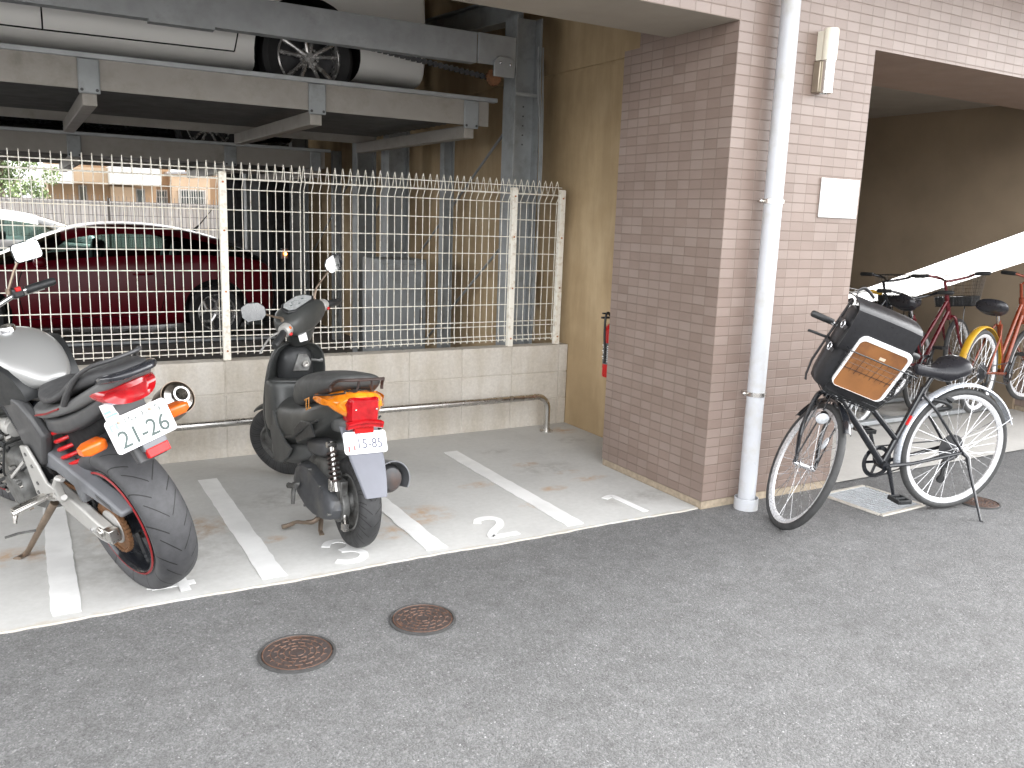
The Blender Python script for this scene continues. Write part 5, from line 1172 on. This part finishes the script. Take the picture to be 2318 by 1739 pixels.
for i in range(4):
    y = -.12 + .08 * i; b = MB(); b.cyl((.58, y, .66), (.74, y, .63), .026, n=14); b.cyl((.56, y, .64), (.62, y, .64), .034, n=14); b.build('carburettor', M['alu'], en)
rr = random.Random(5)
for i in range(12):
    p0 = Vector((rr.uniform(.5, .75), rr.uniform(.1, .18), rr.uniform(.4, .75))); p1 = p0 + Vector((rr.uniform(.05, .25), rr.uniform(-.03, .04), rr.uniform(-.25, .1)))
    b = MB(); b.tube(smooth_path([p0, p0.lerp(p1, .5) + Vector((0, .03, rr.uniform(-.05, .05))), p1]), rr.uniform(.004, .009), n=6); b.build('hose', M['blackp'] if i % 3 else M['alu'], en)
for i in range(16):
    p = (rr.uniform(.5, .85), rr.uniform(.15, .185), rr.uniform(.3, .72)); b = MB(); b.cyl(p, (p[0], p[1] + .018, p[2]), rr.uniform(.007, .015), n=8); b.build('fitting', M['stain'] if i % 2 else M['castgrey'], en)
b = MB(); b.tube([(.3, .06, .75), (.55, .12, .78), (1.0, .05, .93)], .025, n=8); b.tube([(.42, .1, .40), (.45, .11, .62), (.55, .12, .78)], .028, n=8); b.tube([(.3, -.06, .75), (.55, -.12, .78), (1.0, -.05, .93)], .025, n=8); b.tube([(.42, -.1, .40), (.45, -.11, .62), (.55, -.12, .78)], .028, n=8); b.build('frame', M['blackm'], mo)
b = MB(); b.loft([tailring(.3, .075, .44, .74), tailring(.16, .07, .60, .76), tailring(-.02, .065, .68, .80), tailring(-.2, .06, .78, .88)]); b.build('inner_fender', M['well'], mo, sub=1)
# ================================================================ scooter
SCL, SCH, SCLE, SCST = (-1.861, .255, .012), 1.608, -.028, .741
so = thing('scooter', 'matte black scooter parked upright with handlebar turned left behind numeral 3', 'scooter', SCL, (-SCLE, 0, SCH))
SA = axis_rot((.87, 0, .85), (-math.sin(R(25)), 0, math.cos(R(25))), SCST); FA = lambda p: SA @ Vector(p)
M['scbody'] = mat('faded black scooter plastic', (.042, .044, .043), .38, var=.16, nscale=5, bmp=.03, bscale=500, dirt=(.06, .061, .058), dscale=6)
M['scskirt'] = mat('greyer textured skirt plastic', (.075, .077, .076), .5, var=.1, nscale=6)
M['scseat'] = mat('dark grey scooter seat', (.062, .063, .062), .55, var=.1, bmp=.06, bscale=350)
M['flapgrey'] = mat('blue grey mud flap plastic', (.165, .17, .195), .5, var=.06, nscale=9)
M['casegrey'] = mat('grey transmission cover', (.085, .088, .095), .5, .3, var=.2, nscale=12, dirt=(.14, .135, .125), dscale=9)
M['mufblack'] = mat('matte black muffler', (.06, .06, .062), .5, .2, var=.2, nscale=9, dirt=(.09, .06, .05), dscale=7)
M['dial'] = mat('pale instrument face', (.42, .43, .43), .25, var=.1, nscale=40, coat=.6)
M['amberlens'] = mat('amber lamp lens', (.80, .22, .01), .15, var=.35, nscale=30, coat=.8)
M['darkbrown'] = mat('dark brown worn steel bar', (.08, .06, .055), .4, .6, var=.2)
M['dimmirror'] = mat('dimmed mirror glass', (.36, .37, .38), .12, .9, var=.05)  # glass colour darkened to stand in for a dim reflection
M['orangeink'] = mat('orange emblem', (.62, .25, .03), .4)
# wheels
tr_ = tyre(so, 'rear_wheel', Vector((0, 0, .21)), .21, .05, .128, M['scoottyre'])
b = MB(); b.lathe([(.132, -.036), (.132, .036), (.12, .04), (.11, .02), (.05, .03), (.045, .05), (.0, .05), (.0, -.05), (.05, -.04), (.11, -.02), (.12, -.04)], (0, 0, 0), (0, 1, 0), n=40); b.build('rim', M['castgrey'], tr_)
tf_ = tyre(so, 'front_wheel', Vector((1.135, 0, .212)), .213, .046, .13, M['scoottyre'], extra=SA)
b = MB(); b.lathe([(.134, -.034), (.134, .034), (.122, .038), (.112, .02), (.05, .03), (.045, .045), (.0, .045), (.0, -.045), (.05, -.04), (.112, -.02), (.122, -.038)], (0, 0, 0), (0, 1, 0), n=40); b.build('rim', M['castgrey'], tf_)
b = MB(); fender(b, 1.135, .212, 62, 142, .05); b.xf(FA); b.build('front_mudguard', M['scbody'], so)
for s_ in (-1, 1):
    b = MB(); b.tube([(.97, s_ * .068, .55), (1.08, s_ * .07, .32), (1.135, s_ * .07, .212)], [.019, .019, .014], n=10); b.xf(FA); b.build('fork_leg', M['darkgrey'], so)
# leg shield: outer shell with a hollow inner side
def shield(x, yc, z, w, d):   # horizontal section open to the rear, bowed forward
    out = []
    for i in range(11):
        a = -math.pi / 2 + math.pi * i / 10; out.append(Vector((x + d * math.cos(a), yc + w * math.sin(a), z)))
    for i in range(11):
        a = math.pi / 2 - math.pi * i / 10; out.append(Vector((x - .018 + (d - .012) * math.cos(a) * .82, yc + (w - .014) * math.sin(a), z)))
    return out
b = MB(); b.loft([shield(.925, .01, .245, .09, .03), shield(.92, .01, .30, .13, .06), shield(.90, .01, .40, .158, .09), shield(.875, .01, .52, .168, .12), shield(.845, .01, .64, .165, .13), shield(.82, .01, .74, .152, .125), shield(.805, .01, .80, .125, .11), shield(.80, .01, .825, .085, .085)]); b.build('leg_shield', M['scbody'], so, sub=1)
# inner panel with pocket lip, ignition lock, hook
b = MB(); b.loft([ring(x, .01, z, w, h_, 16, 3) for x, z, w, h_ in ((.80, .70, .05, .05), (.83, .70, .085, .10), (.87, .69, .105, .13), (.93, .68, .09, .1))]); ip = b.build('inner_panel', M['blackp'], so, sub=1)
b = MB(); b.prism([(-.045, -.06), (.04, -.06), (.055, -.01), (.03, .03), (-.015, .035)], (.805, .0, .735), (0, -1, 0), (0, 0, 1), (-.012, 0, 0)); b.build('lock_plate', M['castgrey'], ip, bevel=.005)
b = MB(); b.lathe([(.0, .004), (.009, .004), (.010, .012), (.017, .012), (.018, .0)], (.793, -.02, .715), (-1, 0, 0), n=20); b.build('key_cylinder', M['stain'], ip)
b = MB(); b.tube([(.795, -.055, .735), (.765, -.085, .735), (.77, -.10, .738)], [.008, .007, .012], n=8); b.build('bag_hook', M['castgrey'], ip)
b = MB(); rg = []
def pocket(x0, x1, w, z): return [Vector((x0 + (x1 - x0) * (.5 - .5 * math.copysign(abs(math.cos(a)) ** .55, math.cos(a))), .01 + w * math.copysign(abs(math.sin(a)) ** .6, math.sin(a)), z)) for a in [2 * math.pi * i / 24 for i in range(24)]]
b.loft([pocket(.60, .95, .15, .33), pocket(.66, .95, .158, .40), pocket(.70, .95, .163, .50), pocket(.722, .945, .163, .58), pocket(.73, .94, .162, .628), pocket(.742, .93, .152, .634)]); b.build('pocket_body', M['scbody'], so, sub=1)
b = MB(); b.tube(smooth_path([(.84, .165, .615), (.78, .145, .63), (.735, .08, .634), (.725, .01, .634), (.735, -.06, .634), (.78, -.125, .63), (.84, -.145, .615)]), .006, n=6); b.build('pocket_rim', M['scskirt'], so)
# floor, skirts and under-seat body
def bodyring(x, w, zb, zt_, p=4, yc=0): return ring(x, yc, (zb + zt_) / 2, w, (zt_ - zb) / 2, 20, p, 2.6)
b = MB(); b.loft([bodyring(.93, .09, .22, .30), bodyring(.86, .145, .21, .33), bodyring(.74, .15, .215, .345), bodyring(.58, .15, .235, .36), bodyring(.44, .14, .28, .40), bodyring(.36, .11, .30, .42)]); b.build('floor_board', M['scskirt'], so, sub=1)
b = MB(); b.loft([bodyring(.86, .10, .30, .60), bodyring(.78, .155, .30, .575), bodyring(.66, .16, .31, .565), bodyring(.54, .145, .34, .575), bodyring(.42, .152, .37, .60), bodyring(.28, .158, .42, .635), bodyring(.17, .145, .49, .665), bodyring(.09, .122, .54, .71), bodyring(.03, .11, .58, .727), bodyring(-.012, .085, .61, .727), bodyring(-.028, .05, .63, .722)]); bd = b.build('body', M['scbody'], so, sub=2)
b = MB()
for s_ in (-1, 1):
    b = MB(); b.tube([(.52, s_ * .165, .40), (.38, s_ * .174, .435), (.2, s_ * .166, .53), (.1, s_ * .15, .575)], [.006, .007, .007, .005], n=6); b.build('trim_edge', M['blackp'], bd)
    b = MB(); b.prism([(.86, .52), (.80, .38), (.70, .235), (.60, .245), (.50, .30), (.44, .36), (.55, .375), (.68, .43), (.78, .52)], (0, s_ * .148, 0), (1, 0, 0), (0, 0, 1), (0, s_ * .016, 0)); b.build('side_skirt', M['scskirt'], so, bevel=.007)
    b = MB(); b.prism([(.34, .41), (.2, .47), (.10, .50), (.16, .555), (.30, .53), (.40, .47)], (0, s_ * .158, 0), (1, 0, 0), (0, 0, 1), (0, s_ * .009, 0)); b.build('side_vent', M['blackp'], bd, bevel=.004)
text_obj('emblem', 'ZZ', .075, frame_mat((.205, .1645, .627), (-1, .14, .30), (0, .12, 1)), M['orangeink'], bd, .001, 1.3)
# seat
b = MB(); b.loft([bodyring(.585, .06, .545, .64, 4), bodyring(.55, .125, .545, .685, 4), bodyring(.44, .158, .565, .735, 4), bodyring(.31, .165, .60, .765, 4), bodyring(.18, .155, .65, .78, 3.5), bodyring(.08, .138, .70, .79, 3), bodyring(.03, .115, .728, .79, 3), bodyring(.008, .08, .74, .782, 3)]); st_ = b.build('seat', M['scseat'], so, sub=2)
b = MB(); b.tube([(-.095, .1, .735), (-.03, .135, .715), (.15, .152, .68)], .004, n=6); b.build('seam', M['blackp'], st_)
# rear carrier bar
b = MB(); b.tube(smooth_path([(.03, .122, .72), (.025, .12, .748), (-.02, .105, .775), (-.06, .08, .783), (-.072, .0, .785), (-.06, -.08, .783), (-.02, -.105, .775), (.025, -.12, .748), (.03, -.122, .72)], 5), .0075, n=8); b.tube(smooth_path([(-.03, .05, .73), (-.06, .035, .735), (-.07, .03, .782)]), .006, n=6); b.tube(smooth_path([(-.03, -.05, .73), (-.06, -.035, .735), (-.07, -.03, .782)]), .006, n=6); b.build('rear_carrier', M['darkbrown'], so)
# tail lamp: amber wrap with red centre
def lampring(x, w, zl, zh, n=22):
    out = []
    for i in range(n):
        a = 2 * math.pi * i / n; y = w * math.copysign(abs(math.cos(a)) ** .85, math.cos(a)); z = (zl + zh) / 2 + (zh - zl) / 2 * math.sin(a)
        k = abs(y) / .15
        if math.sin(a) < 0: z += .04 * k * k
        z = z * 1 - .028 * k * k * (1 if math.sin(a) > 0 else 0)
        out.append(Vector((x + .125 * k ** 2.2, y, z)))
    return out
b = MB(); b.loft([lampring(.03, .155, .60, .725), lampring(-.045, .155, .598, .727), lampring(-.064, .148, .603, .722), lampring(-.073, .11, .62, .708)]); tl = b.build('turn_signal_lens', M['amberlens'], so)
b = MB(); b.loft([[Vector((x + .10 * (abs(y) / .15) ** 2.2, y, z)) for y, z in pts] for x, pts in ((-.02, rrect(-.072, .585, .072, .705, .02)), (-.078, rrect(-.072, .585, .072, .705, .02)), (-.09, rrect(-.06, .595, .06, .695, .018)))]); rl_ = b.build('brake_light', M['redlamp'], so)
b = MB()
for z, x in ((.600, -.093), (.583, -.087)): b.tube([(x + .35 * (y * y), y, z - 1.6 * y * y) for y in [-.082 + .164 * i / 8 for i in range(9)]], .008, n=6)
b.loft([[Vector((x + .35 * y * y, y, z - 1.6 * y * y)) for y in [-.084 + .168 * i / 8 for i in range(9)]] + [Vector((x + .02 + .35 * y * y, y, z - 1.6 * y * y)) for y in [.084 - .168 * i / 8 for i in range(9)]] for x, z in ((-.083, .608), (-.095, .595), (-.087, .578))]); b.build('light_bezel', M['redlamp'], rl_)
for s_ in (-1, 1): b = MB(); b.ell((-.091, s_ * .048, .655), (.005, .005, .005), n=8, m=6); b.build('screw', M['stain'], rl_)
b = MB(); b.span((-.075, -.045, .54), (-.05, .045, .58)); b.build('reflector', M['redlens'], so, bevel=.003)
b = MB(); b.loft([ring(x, 0, z, w, h_, 16, 4) for x, z, w, h_ in ((.12, .56, .11, .05), (.03, .565, .1, .04), (-.03, .565, .085, .035))]); b.build('lamp_base', M['scskirt'], so, sub=1)
# flap, plate
tl_ = math.atan2(.19, .21)
b = MB(); A = []
for k, (x, z, w) in enumerate(((.0, .565, .09), (-.055, .50, .088), (-.125, .43, .08), (-.185, .36, .066), (-.228, .297, .052))): A.append((x, z, w))
b.loft([[Vector((x, -w, z)), Vector((x - .012, -w * .9, z)), Vector((x - .012, w * .9, z)), Vector((x, w, z)), Vector((x + .012, w * .9, z)), Vector((x + .012, -w * .9, z))] for x, z, w in A]); b.build('mud_flap', M['flapgrey'], so, bevel=.003)
M['inkgrey2'] = mat('grey blue ink', (.09, .09, .13), .6)
pl2, fm = plate(so, (-.09, 0, .508), .42, .2, .1, [('numerals', '15-85', .062, .018, -.008, 'inkgrey2', .86), ('kana', 'そ', .024, -.07, .002, 'inkgrey2', 1.0), ('place_name', '堺市', .014, -.03, .036, 'inkgrey2', 1.0)])
b = MB(); b.span((-.083, -.038, .0015), (-.074, -.014, .0024)); b.span((-.058, -.034, .0015), (-.049, -.012, .0024)); b.xf(lambda p: fm @ p); b.build('sticker', M['inkred'], pl2, smooth=False)
b = MB(); b.prism(rrect(-.097, -.047, .097, .047, .013), (0, 0, -.0035), (1, 0, 0), (0, 1, 0), (0, 0, .0018)); b.xf(lambda p: fm @ p); b.build('backing_plate', M['darkgrey'], pl2)
b = MB(); b.loft([[fm @ Vector((x, y, z)) for x, y in ((-.05, .04), (.05, .04), (.05, -.03), (-.05, -.03))] for z in (-.004, -.05)]); b.build('plate_stay', M['darkgrey'], pl2)
# engine, transmission cover on the left
b = MB(); casepts = [(.50, .20), (.47, .265), (.38, .31), (.28, .315), (.15, .285), (.04, .265), (-.03, .23), (-.045, .19), (-.02, .145), (.06, .115), (.18, .10), (.30, .105), (.42, .135), (.48, .16)]
cx_, cz_ = .22, .2
b.loft([[Vector((cx_ + (x - cx_) * k, y, cz_ + (z - cz_) * k)) for x, z in casepts] for y, k in ((.065, 1.0), (.10, 1.0), (.125, .97), (.138, .9), (.144, .74), (.145, .3))]); ca_ = b.build('transmission_cover', M['casegrey'], so)
b = MB(); b.loft([[Vector((x, y, z)) for x, z in [(.04 + .11 * math.cos(a), .2 + .085 * math.sin(a)) for a in [2 * math.pi * i / 20 for i in range(20)]]] for y in (.052, .085)]); b.span((-.04, .055, .22), (.03, .09, .32)); b.build('engine_case', M['castgrey'], so, bevel=.004)
b = MB(); b.span((.0, .09, .265), (.035, .122, .32)); b.build('clip', M['stain'], ca_, bevel=.004)
for x, z in ((.40, .29), (.25, .305), (.1, .265), (-.02, .17), (.12, .12), (.3, .115), (.44, .17)): b = MB(); b.cyl((x, .125, z), (x, .142, z), .007, n=8); b.build('bolt', M['castgrey'], ca_)
b = MB(); b.tube([(.36, .145, .2), (.37, .165, .205), (.36, .175, .165), (.35, .18, .11)], [.016, .014, .011, .009], n=8); b.tube([(.34, .17, .2), (.40, .185, .19)], [.012, .015], n=8); b.build('kick_starter', M['castgrey'], so)
b = MB(); b.loft([ring(x, 0, z, w, h_, 14, 3) for x, z, w, h_ in ((.52, .27, .06, .05), (.45, .27, .1, .07), (.3, .29, .1, .09), (.15, .31, .085, .08), (.06, .33, .06, .05))]); b.build('engine', M['castgrey'], so, sub=1)
b = MB(); b.loft([ring(x, .085, z, w, h_, 14, 3) for x, z, w, h_ in ((.36, .40, .03, .03), (.3, .41, .05, .045), (.16, .425, .05, .045), (.09, .44, .035, .035))]); b.build('air_box', M['darkgrey'], so, sub=1)
# shock
s0, s1 = Vector((.005, .095, .295)), Vector((.075, .095, .455)); ax_ = (s1 - s0).normalized(); u_ = Vector((0, 1, 0)); w_ = ax_.cross(u_)
b = MB(); b.tube([s0 + ax_ * (.015 + .135 * i / 100) + (u_ * math.cos(i * .40) + w_ * math.sin(i * .40)) * .023 for i in range(101)], .0052, n=6); sk = b.build('shock_spring', M['darkbrown'], so)
b = MB(); b.tube([s0 - ax_ * .03, s0, s1, s1 + ax_ * .02], [.015, .012, .012, .015], n=10); b.cyl(s1 + Vector((0, -.02, .01)), s1 + Vector((0, .022, .01)), .014, n=12); b.build('damper', M['stain'], sk)
b = MB(); b.tube(smooth_path([(.03, .055, .245), (-.02, .07, .22), (-.06, .075, .17), (-.055, .07, .13)]), .007, n=8); b.span((-.075, .06, .1), (-.04, .085, .135)); b.build('brake_arm', M['stain'], so)
# muffler on the right
b = MB(); b.lathe([(.0, .0), (.05, .02), (.068, .07), (.072, .2), (.068, .27), (.05, .305), (.02, .315), (.0, .315)], (.28, -.15, .245), (-.98, -.05, .19), n=28); mf = b.build('muffler', M['mufblack'], so)
b = MB(); o_ = Vector((.10, -.163, .28)); ax_ = Vector((-.98, -.05, .19)).normalized(); u_ = Vector((0, 0, 1)); u_ = (u_ - ax_ * u_.dot(ax_)).normalized(); w_ = ax_.cross(u_)
rg = []
for k in range(6):
    q = o_ + ax_ * (.135 * k / 5); aa = [R(-35 + 165 * i / 14) for i in range(15)]
    rr1 = .079; rg.append([q + (u_ * math.sin(a) * -1 * -1 + w_ * math.cos(a) * (1 if w_.y < 0 else -1)) * rr1 for a in aa] + [q + (u_ * math.sin(a) + w_ * math.cos(a) * (1 if w_.y < 0 else -1)) * (rr1 + .005) for a in aa[::-1]])
b.loft(rg); b.build('heat_shield', M['greyblue'], mf)
b = MB(); b.tube(smooth_path([(.28, -.15, .245), (.4, -.12, .2), (.45, -.05, .22)]), .016, n=8); b.build('exhaust_pipe', M['steelbrown'], mf)
# centre stand pedal
b = MB(); b.tube(smooth_path([(.27, .06, .09), (.25, .10, .05), (.28, .14, .035), (.315, .17, .03), (.335, .20, .012), (.335, .235, .008)], 4), [.012] * 8 + [.009] * 6 + [.011] * 7, n=8); b.build('stand_pedal', M['steelbrown'], so)
for s_ in (-1, 1):
    b = MB(); b.tube([(.3, s_ * .05, .11), (.24, s_ * .08, .0), (.2, s_ * .085, -.008)], [.012, .011, .012], n=8); b.build('stand_leg', M['steelbrown'], so)
# handlebar cover, dial, grips, mirrors (turn with the bars)
def hring(y, x0, x1, z0, z1): return [Vector((x0 + (x1 - x0) * (.5 - .5 * math.copysign(abs(math.cos(a)) ** .7, math.cos(a))), y, (z0 + z1) / 2 + (z1 - z0) / 2 * math.copysign(abs(math.sin(a)) ** .75, math.sin(a)))) for a in [2 * math.pi * i / 18 for i in range(18)]]
b = MB(); b.loft([hring(.172, .775, .845, .93, .985), hring(.148, .758, .885, .908, 1.004), hring(.10, .748, .92, .885, 1.024), hring(.035, .744, .94, .872, 1.033), hring(-.035, .744, .94, .872, 1.033), hring(-.10, .748, .92, .885, 1.024), hring(-.148, .758, .885, .908, 1.004), hring(-.172, .775, .845, .93, .985)]); b.xf(FA); hc = b.build('handlebar_cover', M['scbody'], so, sub=1)
b = MB(); b.loft([[Vector((x, y, z)) for x, y, z in [(xc + dx * math.cos(a), dy * math.sin(a), z) for a in [2 * math.pi * i / 16 for i in range(16)]]] for xc, dx, dy, z in ((.868, .05, .055, .80), (.855, .058, .07, .83), (.84, .07, .095, .88), (.835, .075, .12, .92))]); b.xf(FA); b.build('steering_cover', M['scbody'], so, sub=1)
fm2 = frame_mat((.825, 0, 1.022), (0, -1.22, 0), (.90, 0, .26))
b = MB(); b.prism([(-.125, -.024), (-.085, -.046), (.085, -.046), (.125, -.024), (.11, .026), (.07, .05), (-.07, .05), (-.11, .026)], (0, 0, .0), (1, 0, 0), (0, 1, 0), (0, 0, .016)); b.xf(lambda p: SA @ (fm2 @ p)); dl = b.build('instrument_rim', M['blackp'], hc, bevel=.006)
b = MB(); b.prism([(-.108, -.02), (-.075, -.038), (.075, -.038), (.108, -.02), (.095, .02), (.06, .041), (-.06, .041), (-.095, .02)], (0, 0, .0165), (1, 0, 0), (0, 1, 0), (0, 0, .0012)); b.xf(lambda p: SA @ (fm2 @ p)); b.build('instrument_face', M['dial'], hc, smooth=False)
b = MB()
for i in range(9): a = math.pi * (.15 + .7 * i / 8); b.span((-.01 + .03 * math.cos(a) - .0015, -.01 + .03 * math.sin(a) - .003, .0177), (-.01 + .03 * math.cos(a) + .0015, -.01 + .03 * math.sin(a) + .003, .0183))
b.span((-.014, -.022, .0177), (.0, -.014, .0183)); b.span((.045, -.004, .0177), (.06, .006, .0183)); b.span((-.062, -.004, .0177), (-.048, .004, .0183)); b.xf(lambda p: SA @ (fm2 @ p)); b.build('dial_marks', M['ink'], dl, smooth=False)
b = MB(); b.box((.787, .07, .872), (.012, .042, .042), rot=Matrix.Rotation(-.75, 3, 'Z') @ Matrix.Rotation(.12, 3, 'Y')); b.xf(FA); b.build('warning_label', M['plate'], so, bevel=.001)
for s_ in (-1, 1):
    b = MB(); b.lathe([(.0, .0), (.03, .0), (.034, .008), (.034, .036), (.028, .05), (.0, .05)], (.80, s_ * .155, .955), (-.07, s_, -.05), n=20); b.xf(FA); sb = b.build('switch_housing', M['alu'], so)
    b = MB(); b.ell((.768, s_ * .185, .935), (.008, .012, .009), n=10, m=6); b.xf(FA); b.build('red_button', M['red'], sb)
    if s_ > 0: b = MB(); b.ell((.770, s_ * .178, .965), (.009, .01, .009), n=10, m=6); b.xf(FA); b.build('amber_button', M['orangelamp'], sb)
    b = MB(); b.tube([(.797, s_ * .205, .952), (.79, s_ * .22, .948), (.78, s_ * .31, .928), (.779, s_ * .322, .926)], [.016, .0185, .0195, .014], n=14); b.xf(FA); b.build('grip', M['blackp'], so)
    b = MB(); b.tube(smooth_path([(.84, s_ * .17, .94), (.87, s_ * .22, .93), (.86, s_ * .32, .905), (.85, s_ * .345, .90)]), [.009] * 4 + [.0065] * 15, n=8, flat=.7); b.xf(FA); b.build('brake_lever', M['alu'], so)
    b = MB(); b.tube([(.82, s_ * .15, .985), (.82, s_ * .158, 1.01), (.815, s_ * .21, 1.035) if s_ > 0 else (.82, s_ * .2, 1.05), (.805, s_ * .325, 1.10)], [.012, .009, .005, .005], n=8); b.xf(FA); ms = b.build('mirror_stem', M['steelbrown'], so)
    nw = Vector((-.19, -.95, -.25)) if s_ > 0 else Vector((.02, -.92, .36))      # where the glass looks
    nl = (Matrix.Rotation(SCH, 3, 'Z') @ SA.to_3x3()).inverted() @ nw.normalized(); upv = Vector((.1, -.12 * s_, 1))
    f3 = frame_mat((.80, s_ * .38, 1.125), upv.cross(nl), upv)
    sh = [(-.05, -.022), (-.03, -.04), (.035, -.036), (.052, -.012), (.048, .028), (.02, .042), (-.03, .036), (-.052, .012)]
    sh = [(x * 1.12 * (1 if s_ < 0 else -1), y * 1.15) for x, y in sh]
    b = MB(); b.loft([[f3 @ Vector((x * k, y * k, z)) for x, y in sh] for k, z in ((.45, -.032), (.9, -.016), (1.06, .0), (1.05, .004))]); b.xf(FA); mi = b.build('mirror', M['blackp'], so, sub=1)
    b = MB(); b.prism([(x * .93, y * .93) for x, y in sh], (0, 0, .0045), (1, 0, 0), (0, 1, 0), (0, 0, .0015)); b.xf(lambda p: SA @ (f3 @ p)); b.build('mirror_glass', M['mirrorglass' if s_ < 0 else 'dimmirror'], mi, smooth=False)
b = MB(); b.lathe([(.0, .02), (.05, .01), (.06, -.02), (.0, -.03)], (.94, 0, .945), (1, 0, 0), n=24); b.xf(FA); b.build('headlight', M['lens'], so)
for k in range(2):
    b = MB(); b.tube(smooth_path([(.86, .12, .93), (.93, .1 - .03 * k, .90), (.92, .05, .84), (.88, .02, .80)]), .005, n=6); b.xf(FA); b.build('cable', M['blackp'], so)
